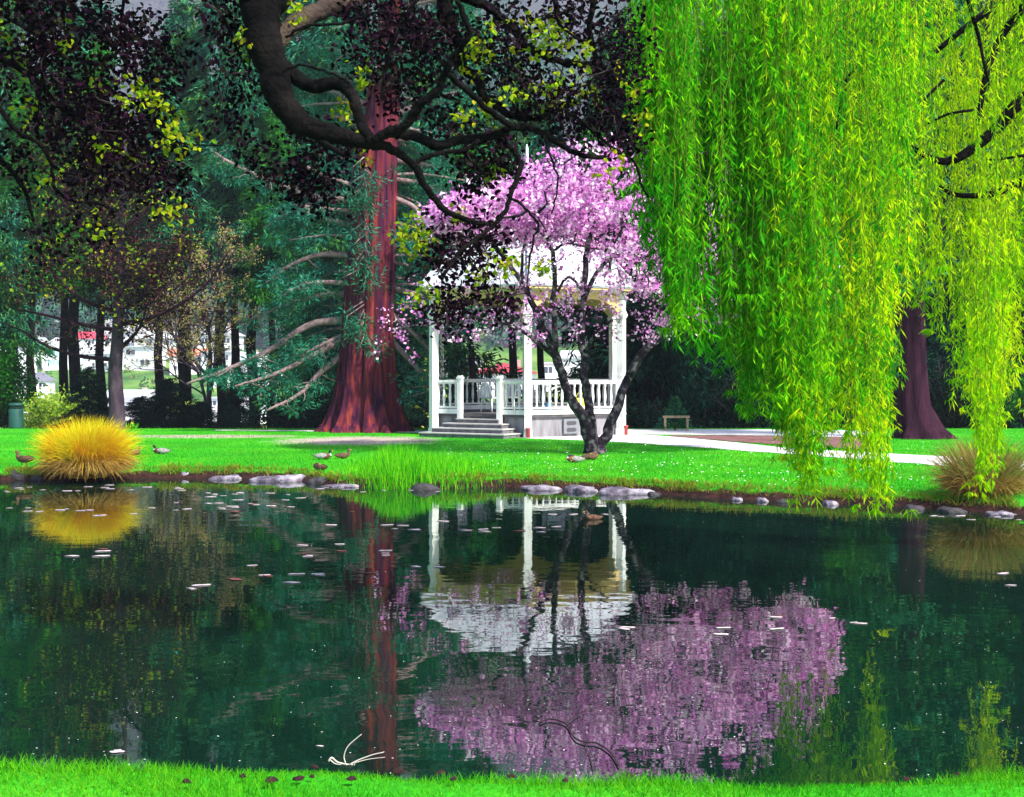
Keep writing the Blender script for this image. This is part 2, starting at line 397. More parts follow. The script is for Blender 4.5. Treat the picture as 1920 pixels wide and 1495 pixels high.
def lawn_mat():
    m, nt, out = nodes('lawn')
    v = mapping(nt); b = nt.nodes.new('ShaderNodeBsdfPrincipled'); b.inputs['Roughness'].default_value = 0.9; b.inputs['Specular IOR Level'].default_value = 0.1
    c1 = ramp(nt, [(0.34, (0.012, 0.13, 0.006)), (0.5, (0.022, 0.28, 0.007)), (0.66, (0.1, 0.42, 0.015))], noise(nt, 0.45, 6, v, 0.65))
    c2 = ramp(nt, [(0.35, (0.02, 0.24, 0.006)), (0.65, (0.05, 0.46, 0.01))], noise(nt, 14, 5, v, 0.7))
    c = mixc(nt, c1, c2, 0.5)
    # worn bare patch in front of the big red tree
    def worn(cx, cy, rx, ry):
        mp = nt.nodes.new('ShaderNodeMapping'); mp.vector_type = 'POINT'
        mp.inputs['Scale'].default_value = (1 / rx, 1 / ry, 0); mp.inputs['Location'].default_value = (-cx / rx, -cy / ry, 0)
        tc = nt.nodes.new('ShaderNodeTexCoord'); nt.links.new(tc.outputs['Object'], mp.inputs['Vector'])
        ln = nt.nodes.new('ShaderNodeVectorMath'); ln.operation = 'LENGTH'; nt.links.new(mp.outputs[0], ln.inputs[0])
        ad = nt.nodes.new('ShaderNodeMath'); ad.operation = 'MULTIPLY_ADD'; ad.inputs[1].default_value = 1.1; ad.inputs[2].default_value = -0.55
        nt.links.new(noise(nt, 1.6, 6, v, 0.7), ad.inputs[0])
        sm = nt.nodes.new('ShaderNodeMath'); sm.operation = 'ADD'; nt.links.new(ln.outputs['Value'], sm.inputs[0]); nt.links.new(ad.outputs[0], sm.inputs[1])
        return ramp(nt, [(0.55, (1, 1, 1)), (1.0, (0, 0, 0))], sm.outputs[0])
    dirt = ramp(nt, [(0.3, (0.3, 0.22, 0.19)), (0.7, (0.5, 0.4, 0.36))], noise(nt, 5, 5, v))
    c = mixc(nt, c, dirt, worn(-4.1, 38.0, 2.6, 2.6))
    c = mixc(nt, c, dirt, worn(-8.5, 40.3, 3.0, 1.2))
    # earth shows on the low bank
    sp = nt.nodes.new('ShaderNodeSeparateXYZ'); nt.links.new(v, sp.inputs[0])
    ad = nt.nodes.new('ShaderNodeMath'); ad.operation = 'MULTIPLY_ADD'; ad.inputs[1].default_value = 0.16; nt.links.new(noise(nt, 3, 4, v), ad.inputs[0]); nt.links.new(sp.outputs[2], ad.inputs[2])
    soil = ramp(nt, [(0.3, (0.008, 0.004, 0.005)), (0.7, (0.05, 0.02, 0.016))], noise(nt, 9, 5, v))
    c = mixc(nt, soil, c, ramp(nt, [(0.19, (0, 0, 0)), (0.225, (1, 1, 1))], ad.outputs[0]))
    nt.links.new(c, b.inputs['Base Color'])
    bp = nt.nodes.new('ShaderNodeBump'); bp.inputs['Strength'].default_value = 0.6; bp.inputs['Distance'].default_value = 0.06
    nt.links.new(noise(nt, 22, 5, v, 0.7), bp.inputs['Height']); nt.links.new(bp.outputs[0], b.inputs['Normal'])
    nt.links.new(b.outputs[0], out.inputs[0])
    return m
mb = MB(); grid_mesh(mb, X, Y, Z)
tag(mb.build('ground', lawn_mat()), None, None, kind='structure')

# pond water
def water_mat():
    m, nt, out = nodes('pond_water')
    v = mapping(nt, (1.0, 1.15, 1))
    w1 = noise(nt, 1.5, 2, v, 0.5); w2 = noise(nt, 5.0, 2, v, 0.5); lo = noise(nt, 0.22, 2, v)
    mul = nt.nodes.new('ShaderNodeMath'); mul.operation = 'MULTIPLY_ADD'; mul.inputs[1].default_value = 0.16
    nt.links.new(w2, mul.inputs[0]); nt.links.new(w1, mul.inputs[2])
    st = ramp(nt, [(0.35, (0.35, 0.35, 0.35)), (0.7, (1, 1, 1))], lo)
    bp = nt.nodes.new('ShaderNodeBump'); bp.inputs['Distance'].default_value = 0.0045
    nt.links.new(st, bp.inputs['Strength'])
    nt.links.new(mul.outputs[0], bp.inputs['Height'])
    g = nt.nodes.new('ShaderNodeBsdfGlossy'); g.inputs['Roughness'].default_value = 0.015; g.inputs['Color'].default_value = (0.92, 0.96, 0.94, 1)
    d = nt.nodes.new('ShaderNodeBsdfDiffuse'); d.inputs['Color'].default_value = (0.0015, 0.012, 0.007, 1)
    fr = nt.nodes.new('ShaderNodeFresnel'); fr.inputs['IOR'].default_value = 2.0
    mx = nt.nodes.new('ShaderNodeMixShader')
    for n in (g, d, fr): nt.links.new(bp.outputs[0], n.inputs['Normal'])
    nt.links.new(fr.outputs[0], mx.inputs[0]); nt.links.new(d.outputs[0], mx.inputs[1]); nt.links.new(g.outputs[0], mx.inputs[2])
    nt.links.new(mx.outputs[0], out.inputs[0])
    return m
mb = MB(); mb.add([[-18.5, 6, 0], [11.5, 6, 0], [11.5, 29.5, 0], [-18.5, 29.5, 0]], [[0, 1, 2, 3]])
tag(mb.build('pond_water', water_mat()), None, None, kind='structure')

# path and bed
def strip(up, lo, z):
    up = np.array(up, float); lo = np.array(lo, float)
    def res(a, n=40):
        t = np.r_[0, np.cumsum(np.linalg.norm(np.diff(a, axis=0), axis=1))]; t /= t[-1]; u = np.linspace(0, 1, n)
        return np.c_[np.interp(u, t, a[:, 0]), np.interp(u, t, a[:, 1])]
    U = np.array([G(*p)[:2] for p in res(up)]); L = np.array([G(*p)[:2] for p in res(lo)])
    k = len(U); rr = np.random.default_rng(3); L = L + rr.normal(size=L.shape) * 0.05; U = U + rr.normal(size=U.shape) * .04
    v = np.vstack([np.c_[L, np.full(k, z)], np.c_[U, np.full(k, z)]]); i = np.arange(k - 1)
    return v, np.c_[i, i + 1, i + 1 + k, i + k], np.vstack([L, U[::-1]])
mb = MB()
v, f, polyA = strip([(400, 806.5), (800, 808), (1000, 810), (1190, 814), (1300, 823), (1480, 841), (1760, 856), (1960, 868)],
                    [(400, 807.6), (800, 812), (1000, 823), (1160, 829), (1300, 839), (1480, 852), (1760, 873), (1960, 890)], GZ + 0.008)
mb.add(v, f)
v, f, polyB = strip([(1160, 805.5), (1400, 806), (1640, 808.5)], [(1160, 815), (1400, 817), (1640, 821)], GZ + 0.013)
mb.add(v, f)
tag(mb.build('path', M['path']), None, None, kind='structure')
mb = MB()
v, f, polyC = strip([(1250, 817.5), (1400, 818), (1660, 822)], [(1250, 818.5), (1400, 831), (1660, 846)], GZ + 0.017)
mb.add(v, f)
tag(mb.build('soil_bed_ground', M['bed']), None, None, kind='structure')

# far land: slope, lake basin, hill
HP = np.array([(44, -0.4), (50, -0.42), (60, -1.6), (100, -6), (150, -13), (180, -16), (340, -16), (352, -13.2), (400, -8), (520, 18), (640, 58), (900, 190), (1300, 480), (1400, 510), (1600, 480), (3200, 300)])
def hz(x, y):
    z = np.interp(y, HP[:, 0], HP[:, 1])
    k = np.clip((y - 420) / 300, 0, 1)
    return z + k * (22 * np.sin(x / 95 + 1) + 14 * np.sin(x / 41 + y / 90) + 7 * np.sin(x / 17 - y / 31))
xx = np.concatenate([np.linspace(-1800, -300, 16)[:-1], np.linspace(-300, 300, 61), np.linspace(300, 1800, 16)[1:]])
yy = np.concatenate([np.arange(44, 60, 2), np.arange(60, 180, 8), np.arange(180, 700, 12), np.arange(700, 3201, 50)])
X, Y = np.meshgrid(xx, yy); mb = MB(); grid_mesh(mb, X, Y, hz(X, Y))
def hill_mat():
    m, nt, out = nodes('hillside'); v = mapping(nt); b = nt.nodes.new('ShaderNodeBsdfPrincipled'); b.inputs['Roughness'].default_value = 0.95; b.inputs['Specular IOR Level'].default_value = 0.1
    wild = ramp(nt, [(.35, (0.03, 0.05, 0.025)), (.5, (0.05, 0.05, 0.05)), (.65, (0.07, 0.06, 0.08))], noise(nt, .02, 10, v))
    garden = ramp(nt, [(.38, (0.03, 0.1, 0.015)), (.5, (0.09, 0.2, 0.03)), (.62, (0.2, 0.3, 0.06))], noise(nt, .05, 8, v))
    sp = nt.nodes.new('ShaderNodeSeparateXYZ'); nt.links.new(v, sp.inputs[0]); mr = nt.nodes.new('ShaderNodeMapRange'); mr.inputs['From Min'].default_value = 480; mr.inputs['From Max'].default_value = 580
    nt.links.new(sp.outputs[1], mr.inputs['Value']); nt.links.new(mixc(nt, garden, wild, mr.outputs[0]), b.inputs['Base Color']); nt.links.new(b.outputs[0], out.inputs[0]); return m
M['hill'] = hill_mat()
tag(mb.build('hill', M['hill']), None, None, kind='structure')
mb = MB(); mb.add([[-900, 150, -13.6], [900, 150, -13.6], [900, 358, -13.6], [-900, 358, -13.6]], [[0, 1, 2, 3]])
M['lake'] = solid('lake_water', [(0.08, 0.12, 0.14), (0.12, 0.16, 0.18)], 0.05, 0.12, spec=0.6)
tag(mb.build('lake', M['lake']), None, None, kind='structure')
# shore road
mb = MB(); xr = np.linspace(-220, 220, 60); zr = [hz(xr, np.full(60, 362)) + .3, hz(xr, np.full(60, 378)) + .3]
mb.add(np.vstack([np.c_[xr, np.full(60, 362), zr[0]], np.c_[xr, np.full(60, 378), zr[1]]]), np.c_[np.arange(59), np.arange(59) + 1, np.arange(59) + 61, np.arange(59) + 60])
tag(mb.build('shore_road', M['path']), None, None, kind='structure')

# wooded hill (one far mass each)
def hill_wood(n, seed, size, bare):
    rng = np.random.default_rng(seed); mb = MB()
    y = 470 + 900 * rng.random(n) ** 1.3; x = (rng.random(n) - 0.5) * y * 0.95
    keep = (np.sin(x / 60 + y / 80) + np.sin(x / 23 - y / 47 + 2) + rng.normal(size=n) * .5 > 0.1) == bare
    x, y = x[keep], y[keep]; n = len(x); z = hz(x, y)
    k = 26; h = size * (0.6 + 0.8 * rng.random(n))
    t = rng.random((n, k)) ** 1.2; a = rng.random((n, k)) * 6.28
    r = (h * (0.34 if bare else 0.24))[:, None] * (np.sin(np.pi * (0.15 + .85 * t)) if bare else (1.05 - t)) * np.sqrt(rng.random((n, k)))
    c = np.stack([x[:, None] + r * np.cos(a), y[:, None] + r * np.sin(a), z[:, None] + h[:, None] * t], -1).reshape(-1, 3)
    cards(mb, c, rdir(len(c), rng) + [0, 0, 0.5], size * .22 * (0.6 + .8 * rng.random(len(c))), size * .13, rng=rng)
    return mb
tag(hill_wood(8000, 5, 12, True).build('hill_forest', M['lf_bare']), 'hazy grey violet leafless woodland on the far hillside', 'woodland', kind='stuff')
tag(hill_wood(8000, 6, 15, False).build('hill_evergreen_forest', M['lf_hill']), 'blue green evergreen woodland on the far hillside', 'woodland', kind='stuff')

def shore_bushes():
    rng = np.random.default_rng(12); n = 420; mb = MB(); y = rng.uniform(366, 540, n); x = (rng.random(n) - .5) * y * .85; z = hz(x, y); h = rng.uniform(1.5, 5, n); k = 40
    d = rdir(n * k, rng); hh = np.repeat(h, k); c = np.repeat(np.stack([x, y, z], -1), k, 0) + d * (hh * .5 * rng.random(n * k) ** .4)[:, None]; c[:, 2] += hh * .4
    cards(mb, c, rdir(n * k, rng), hh * .3, hh * .16, rng=rng); return mb
tag(shore_bushes().build('shore_shrubbery', M['lf_green']), 'green garden bushes between the houses across the lake', 'shrubbery', kind='stuff')
# ------------------------------------------------------------------ houses across the water
def hill_at(px, py):
    d = np.arange(352, 700, 2.0); x = (px - CX) / F * d
    e = np.abs(HY + (CH - hz(x, d)) * F / d - py)
    k = np.argmin(e); return x[k], d[k], float(hz(np.array([x[k]]), np.array([d[k]]))[0])

def house(px, py, wpx, hpx, wall, roof, label, rz=0.0, rtype='gable', glass='glass', balcony=None, nwin=3, group='houses on the far shore', storeys=2):
    x, d, z = hill_at(px, py); w = wpx * d / F; h = hpx * d / F; dp = w * 0.8
    wh = h * (0.66 if rtype != 'flat' else 0.94)
    t = thing('house', (x, d, z - .5), label, 'house', group)
    c_, s_ = math.cos(rz), math.sin(rz)
    def T(v): return v @ np.array([[c_, s_, 0], [-s_, c_, 0], [0, 0, 1]]) + np.array([x, d, z])
    mb = MB(); mb.box((0, 0, wh / 2 - .5), (w, dp, wh + 1), T=T); mb.build('wall', M[wall], t)
    mb = MB(); o = w * .06
    if rtype == 'gable':      # ridge runs away from the viewer
        v = np.array([[-w/2-o, -dp/2-o, wh], [w/2+o, -dp/2-o, wh], [0, -dp/2-o, h], [-w/2-o, dp/2+o, wh], [w/2+o, dp/2+o, wh], [0, dp/2+o, h]])
        mb.add(T(v), [np.array([[0, 2, 5, 3], [1, 4, 5, 2], [0, 3, 4, 1]]), np.array([[0, 1, 2], [3, 5, 4]])])
    elif rtype == 'hip':
        v = np.array([[-w/2-o, -dp/2-o, wh], [w/2+o, -dp/2-o, wh], [w/2+o, dp/2+o, wh], [-w/2-o, dp/2+o, wh], [-w*.25, 0, h], [w*.25, 0, h]])
        mb.add(T(v), [np.array([[0, 1, 5, 4], [2, 3, 4, 5], [3, 2, 1, 0]]), np.array([[1, 2, 5], [3, 0, 4]])])
    elif rtype == 'side':     # ridge parallel to the front
        v = np.array([[-w/2-o, -dp/2-o, wh], [w/2+o, -dp/2-o, wh], [w/2+o, dp/2+o, wh], [-w/2-o, dp/2+o, wh], [-w/2-o, 0, h], [w/2+o, 0, h]])
        mb.add(T(v), [np.array([[0, 1, 5, 4], [2, 3, 4, 5], [3, 2, 1, 0]]), np.array([[1, 2, 5], [3, 0, 4]])])
    else:
        mb.box((0, 0, wh + h * .03), (w + 2*o, dp + 2*o, h * .06), T=T)
    rf = mb.build('roof', M[roof], t)
    mb = MB(); mb.box((w * .22, dp * .1, h * .95), (w * .08, w * .08, h * .3), T=T); mb.build('chimney', M['w_tan'], rf)
    for s in range(storeys):
        for i in range(nwin):
            if (i * 7 + s * 3 + int(px)) % 5 == 0: continue
            u = (i + .5) / nwin * w * .9 - w * .45
            mb = MB(); mb.box((u, -dp / 2 - .02, wh * (s + .5) / storeys), (w / nwin * .55, .12, wh / storeys * .5), T=T)
            wn = mb.build('window', M[glass], t)
            mb = MB(); ww, hh = w / nwin * .55, wh / storeys * .5; zc = wh * (s + .5) / storeys
            mb.box((u, -dp/2 - .06, zc + hh/2 + .1), (ww + .3, .2, .2), T=T); mb.box((u, -dp/2 - .06, zc - hh/2 - .1), (ww + .4, .24, .2), T=T); mb.box((u, -dp/2 - .09, zc), (.16, .12, hh), T=T)
            mb.build('frame', M['w_white'], wn)
    if balcony:
        mb = MB(); mb.box((0, -dp/2 - .9, wh * .46), (w * .7, 1.6, .2), T=T); mb.box((0, -dp/2 - 1.65, wh * .55), (w * .7, .12, wh * .16), T=T)
        for s in np.linspace(-.34, .34, 6): mb.box((s * w, -dp/2 - 1.7, wh * .56), (.18, .16, wh * .2), T=T)
        mb.build('balcony', M[balcony], t)
house(66, 744, 62, 46, 'w_white', 'r_grey', 'white house under a dark grey hip roof above the lime bush', .1, 'hip', nwin=3)
house(28, 708, 62, 62, 'w_white', 'r_pale', 'tall plain white house behind the green tree beside the bin', -.2, 'flat', nwin=2)
house(108, 690, 50, 56, 'w_white', 'r_pale', 'white house with big aqua glass front', .15, 'gable', glass='aqua', nwin=1)
house(160, 662, 60, 40, 'w_white', 'r_red', 'white house with a small red roof up the slope', 0, 'side', nwin=3)
house(292, 668, 70, 46, 'w_white', 'r_pale', 'long white house seen beside the dark plum tree trunk', .1, 'side', nwin=4)
house(276, 612, 60, 36, 'w_white', 'r_grey', 'white house highest on the slope behind the plum tree', -.1, 'hip', nwin=3)
house(352, 698, 66, 44, 'w_white', 'r_orange', 'white house with orange red roof in the gap between trees', .25, 'side', nwin=3)
house(414, 668, 70, 56, 'w_white', 'r_pale', 'white gabled house above the purple house', -.15, 'gable', nwin=3)
house(486, 762, 56, 54, 'w_purple', 'r_pale', 'dark plum coloured house with a pink red balcony', .2, 'gable', balcony='r_red', nwin=3)
house(470, 792, 60, 30, 'w_white', 'r_pale', 'low white boathouse at the lake edge', 0, 'flat', nwin=4, storeys=1)
house(548, 700, 54, 44, 'w_white', 'r_grey', 'white house glimpsed between the giant red tree branches', 0, 'gable', nwin=2)
house(760, 764, 52, 48, 'w_tan', 'r_grey', 'tan house with red balcony between red trunk and bandstand', -.1, 'side', balcony='r_red', nwin=3)
house(945, 738, 120, 58, 'w_white', 'r_red', 'wide white pavilion with bright red roof seen through the bandstand', 0, 'gable', nwin=6)
house(1040, 728, 56, 50, 'w_white', 'r_pale', 'white house seen right of the middle bandstand post', 0, 'flat', nwin=2)
for hx, hy, hw, hh, ro, rt, lb in [(215, 640, 60, 40, 'r_pale', 'gable', 'white gabled house hidden behind the plum tree trunk'), (330, 640, 64, 40, 'r_grey', 'side', 'white house with grey roof above the orange roofed one'), (130, 628, 50, 34, 'r_pale', 'hip', 'pale roofed white house left of the plum tree above the aqua one'), (395, 612, 56, 36, 'r_pale', 'side', 'white house behind the budding tree branches'), (455, 628, 56, 40, 'r_grey', 'gable', 'white gabled house right of the budding tree'), (470, 700, 50, 40, 'r_pale', 'side', 'white house directly above the plum coloured one'), (430, 722, 54, 36, 'r_grey', 'hip', 'grey roofed white house left of the plum coloured one'), (520, 650, 50, 36, 'r_pale', 'gable', 'white house highest between the giant tree branches'), (800, 700, 60, 44, 'r_pale', 'gable', 'white gabled house left of the bandstand'), (870, 712, 60, 40, 'r_grey', 'side', 'white house left of the red roofed pavilion'), (1085, 700, 60, 44, 'r_pale', 'side', 'white house seen under the right bandstand arch'), (250, 652, 70, 44, 'r_pale', 'side', 'long white house just right of the plum tree trunk'), (300, 628, 60, 40, 'r_pale', 'gable', 'white gabled house under the budding tree'), (270, 690, 64, 40, 'r_pale', 'flat', 'plain white flat roofed house low beside the plum trunk'), (190, 690, 60, 40, 'r_pale', 'side', 'white house low on the left of the plum trunk'), (415, 700, 60, 40, 'r_pale', 'flat', 'plain white house left of the plum coloured one'), (375, 650, 56, 38, 'r_pale', 'gable', 'white gabled house just above the orange roof'), (60, 670, 50, 36, 'r_pale', 'side', 'white house between the plain one and the aqua one'), (540, 760, 60, 44, 'r_pale', 'side', 'white house right of the plum coloured one'), (430, 780, 70, 36, 'r_pale', 'flat', 'white flat building at the shore under the dark branches'), (250, 770, 90, 40, 'r_pale', 'side', 'long white shore building right of the golden tussock'), (730, 720, 60, 44, 'r_pale', 'side', 'white house just right of the giant trunk'), (20, 640, 50, 36, 'r_grey', 'gable', 'white gabled house above the tall plain one')]:
    house(hx, hy, hw, hh, 'w_white', ro, lb, ((hx * 7) % 5 - 2) * .1, rt, nwin=2 + hx % 3)
house(90, 576, 60, 34, 'w_tan', 'r_grey', 'tan hillside house above the white ones', .2, 'side', nwin=3)
house(770, 800, 60, 22, 'w_white', 'r_pale', 'low white shed at the water behind the red trunk', 0, 'flat', nwin=3, storeys=1)
house(345, 806, 90, 24, 'w_white', 'r_pale', 'long low white shed at the lake below the dark conifer', 0, 'flat', nwin=5, storeys=1)

# ------------------------------------------------------------------ bandstand
BX, BY = (988 - CX) / F * 42.6, 42.6
BS = thing('bandstand', (BX, BY, GZ), 'white hexagonal park bandstand with arched openings, railings and domed roof', 'bandstand')
HR = 3.12
def hexv(r, z):
    a = np.radians(-90 + 60 * np.arange(6)); return np.c_[BX + r * np.cos(a), BY + r * np.sin(a)]
def face_T(k):
    a = math.radians(-60 + 60 * k); n = np.array([math.cos(a), math.sin(a), 0]); t = np.array([-math.sin(a), math.cos(a), 0])
    ap = HR * math.cos(math.pi / 6)
    def T(v):
        v = np.asarray(v, float)
        return np.array([BX, BY, GZ]) + v[:, :1] * t + (ap + v[:, 1:2]) * n + v[:, 2:3] * np.array([0, 0, 1.0])
    return T
mb = MB(); mb.prism(hexv(HR - .12, 0), GZ - .2, GZ + .555); mb.build('plinth', M['concrete'], BS)
mb = MB(); mb.prism(hexv(HR - .04, 0), GZ + .555, GZ + .63); mb.build('floor_slab', M['slab'], BS)
face_len = HR
bal_prof = [(.022, .0), (.034, .02), (.034, .08), (.02, .11), (.036, .2), (.042, .3), (.03, .46), (.02, .56), (.034, .6), (.034, .68), (.022, .7)]
bal_me = None
for k in range(6):
    T = face_T(k); steps = (k == 5)
    mb = MB(); gap = .10
    segs = [(-face_len/2 + gap, face_len/2 - gap)] if not steps else [(-face_len/2 + gap, -.72), (.72, face_len/2 - gap)]
    for a, b in segs:
        if len(mb.V): rl = mb.build('railing', M['white'], BS); mb = MB()
        mb.box(((a+b)/2, -.06, .695), (b - a, .09, .13), T=T)
        mb.box(((a+b)/2, -.06, .815), (b - a, .07, .05), T=T)
        mb.box(((a+b)/2, -.06, 1.555), (b - a, .12, .06), T=T)
        mb.box(((a+b)/2, -.06, 1.505), (b - a, .07, .05), T=T)
        for e_ in (a + .03, b - .03): mb.box((e_, -.06, 1.16), (.05, .06, .78), T=T)
    rl = mb.build('railing', M['white'], BS)
    if steps:
        for u in (-.65, .65):
            mb = MB(); mb.box((u, .02, .885), (.13, .13, 1.49), T=T); mb.box((u, .02, 1.655), (.17, .17, .05), T=T)
            mb.prism([(u-.06, -.04), (u+.06, -.04), (u+.06, .08), (u-.06, .08)], 1.68, 1.72, T=T)
            mb.build('newel_post', M['white'], BS)
    for i in range(15):
        u = -face_len/2 + (i + .5) * face_len / 15
        if abs(u) > face_len/2 - .2 or (steps and abs(u) < .82): continue
        if bal_me is None:
            b_ = MB(); b_.lathe(bal_prof, k=8); tmp = b_.build('baluster', M['white']); bal_me = tmp.data; o = tmp
        else:
            o = bpy.data.objects.new('baluster', bal_me); COL.objects.link(o)
        w = T(np.array([[u, -.06, .81]]))[0]
        o.parent = rl; o.location = tuple(w - np.array([BX, BY, GZ]))
    # arched spandrel with cream faces, and eave fascia
    mb = MB()
    L = face_len/2 - .09; zs, zt, zb = 3.3, 3.9, 4.12
    us = np.linspace(-L, L, 41); rr = .95
    arch = []
    for u in us:
        e = L - abs(u)
        arch.append(zt if e >= rr else zs + (zt - zs) * math.sqrt(max(0, 1 - (1 - e / rr) ** 2)))
    for yo, flip in ((0.035, False), (-.035, True)):
        v = np.vstack([np.c_[us, np.full(41, yo), arch], np.c_[us, np.full(41, yo), np.full(41, zb)]])
        i = np.arange(40); f = np.c_[i, i + 1, i + 42, i + 41]
        mb.add(T(v), f if not flip else f[:, ::-1])
    v = np.vstack([np.c_[us, np.full(41, .035), arch], np.c_[us, np.full(41, -.035), arch]])
    mb.add(T(v), np.c_[i, i + 41, i + 42, i + 1])
    for u in np.linspace(-L * .62, L * .62, 3):      # small drops under the arch
        mb.box((u, 0, zt - .06), (.05, .05, .14), T=T)
    mb.build('arch_panel', M['cream'], BS)
    mb = MB(); mb.box((0, .05, 4.19), (face_len + .06, .14, .15), T=T); mb.build('fascia', M['white'], BS)
for k, (vx, vy) in enumerate(hexv(HR, 0)):
    a = math.radians(-90 + 60 * k)
    mb = MB()
    for (z0, z1, s) in ((-.05, .2, .24), (.2, 3.38, .205), (3.38, 3.43, .25), (3.43, 3.5, .28), (3.5, 3.56, .24), (3.56, 4.14, .2)):
        mb.box((vx, vy, GZ + (z0 + z1) / 2), (s, s, z1 - z0 - .002), rz=a)
    ps = mb.build('post', M['white'], BS)
    for zb_ in (.62, 1.72):
        mb = MB(); mb.box((vx, vy, GZ + zb_), (.225, .225, .05), rz=a); mb.build('band', M['white'], ps)
    if k in (0, 1):
        mb = MB(); q = np.array([vx, vy]) + np.array([math.cos(a), math.sin(a)]) * .15
        mb.lathe([(.0, -.02), (.055, -.02), (.055, .24), (.07, .25), (.07, .28), (0, .28)], (q[0], q[1], GZ), 10)
        mb.build('drain_foot', M['red'], ps)
# roof
prof = [(3.52, 4.20), (3.55, 4.26), (3.36, 4.5), (3.02, 4.86), (2.5, 5.3), (1.9, 5.64), (1.2, 5.88), (.6, 6.0), (.2, 6.05), (.12, 6.12)]
mb = MB(); n = len(prof); V = np.vstack([np.c_[hexv(r, 0), np.full(6, GZ + z)] for r, z in prof])
i, j = np.meshgrid(np.arange(n - 1), np.arange(6), indexing='ij')
mb.add(V, [np.stack([i*6+j, i*6+(j+1) % 6, (i+1)*6+(j+1) % 6, (i+1)*6+j], -1).reshape(-1, 4), (np.arange(6) + 6*(n-1))[None]])
rf = mb.build('roof', M['roof_white'], BS)
for k in range(6):       # hip ridges
    mb = MB(); mb.tube([np.append(hexv(r + .02, 0)[k], GZ + z + .01) for r, z in prof[1:]], .045, 6); mb.build('hip_ridge', M['roof_white'], rf)
mb = MB(); mb.prism(hexv(3.5, 0), GZ + 4.145, GZ + 4.19); mb.build('ceiling', M['cream'], BS)
mb = MB(); mb.lathe([(.0, 6.02), (.16, 6.02), (.17, 6.14), (.08, 6.2), (.13, 6.34), (.06, 6.5), (.05, 6.6), (.045, 8.5), (.02, 8.62), (0, 8.64)], (BX, BY, GZ), 10); mb.build('mast', M['mast'], BS)
# steps
T = face_T(5)
for i_, (w, z, y0, y1) in enumerate(((1.36, .50, -.02, .12), (1.9, .375, -.02, .40), (2.3, .25, -.02, .70), (2.75, .125, -.02, 1.0))):
    st = MB(); st.box((-.02, (y0 + y1) / 2, (z - .03) / 2 - .02), (w, y1 - y0, z - .03 + .04), T=T); so = st.build('step', M['step'], BS)
    st = MB(); st.box((-.02, (y0 + y1) / 2 + .012, z - .013), (w + .05, y1 - y0 + .024, .03), T=T); st.build('tread', M['nosing'], so)
# vent panel
T = face_T(0)
mb = MB(); mb.box((-.12, -.05, .29), (.5, .05, .42), T=T); vp = mb.build('vent_panel', M['grey_metal'], BS)
for zz in (.19, .38):
    a = np.linspace(0, 2*np.pi, 20, endpoint=False); pu = -.12 + np.where(np.cos(a) > 0, .1, -.1) + .06 * np.cos(a); pz = zz + .055 * np.sin(a)
    v = np.vstack([np.c_[pu, np.full(20, -.022), pz], np.c_[pu, np.full(20, -.016), pz]]); ii = np.arange(20); jj = (ii + 1) % 20
    mb = MB(); mb.add(T(v), [np.c_[ii, jj, jj + 20, ii + 20], (ii + 20)[None]]); mb.build('slot', M['vent_dark'], vp)
# things inside the bandstand
def chair(x, y, rz, label):
    z = GZ + .63; t = thing('chair', (x, y, z), label, 'chair', 'white chairs in the bandstand')
    c_, s_ = math.cos(rz), math.sin(rz)
    T = lambda v: np.asarray(v) @ np.array([[c_, s_, 0], [-s_, c_, 0], [0, 0, 1]]) + np.array([x, y, z])
    mb = MB(); mb.prism([(-.24, -.22), (-.16, -.26), (.16, -.26), (.24, -.22), (.22, .22), (-.22, .22)], .41, .45, T=T); mb.build('seat', M['white'], t)
    for sx in (-.2, .2):
        for sy in (-.2, .2):
            mb = MB(); p = T(np.array([[sx * 1.1, sy * 1.1, 0], [sx, sy, .42]])); mb.tube(p, .024, 6); mb.build('leg', M['white'], t)
        mb = MB(); mb.tube(T(np.array([[sx * 1.2, -.2, .42], [sx * 1.25, -.18, .64], [sx * 1.25, .1, .66], [sx * 1.1, .22, .7]])), .024, 6); mb.build('arm', M['white'], t)
    mb = MB()
    a = np.linspace(np.pi, 0, 9); mb.tube(T(np.c_[.23 * np.cos(a), .23 + .06 * np.sin(a), .45 + .42 * np.sin(a)]), .03, 6)
    for u in (-.14, -.07, 0, .07, .14): mb.box((u, .255, .62), (.045, .02, .4), T=T)
    mb.build('backrest', M['white'], t)
chair(BX - 1.05, BY - .7, 2.4, 'white chair on the bandstand floor nearest the steps')
chair(BX - .5, BY - .3, -.4, 'white chair between the steps and the middle bandstand post')
mb = MB(); bp_ = (BX + .62, BY - 1.3, GZ + .63)
t = thing('bottle', bp_, 'blue bottle with dark cap on the bandstand floor', 'bottle')
mb.lathe([(0, 0), (.075, 0), (.08, .02), (.08, .22), (.05, .28), (.035, .3), (.035, .33)], bp_, 12); mb.build('body', M['blue'], t)
mb = MB(); mb.lathe([(.04, .325), (.042, .33), (.042, .38), (0, .385)], bp_, 10); mb.build('cap', M['cap'], t)
bp_ = (BX + 1.55, BY - .9, GZ + .63)
t = thing('bag', bp_, 'yellow cloth bag on the bandstand floor behind the blossom tree', 'bag')
mb = MB(); mb.lathe([(0, 0), (.2, .0), (.24, .06), (.22, .3), (.16, .42), (0, .43)], bp_, 10, sy=.6); mb.build('body', M['yellow'], t)
mb = MB(); a = np.linspace(0, np.pi, 9); mb.tube(np.c_[bp_[0] + .12 * np.cos(a), np.full(9, bp_[1]), bp_[2] + .4 + .18 * np.sin(a)], .014, 5); mb.build('handle', M['yellow'], t)

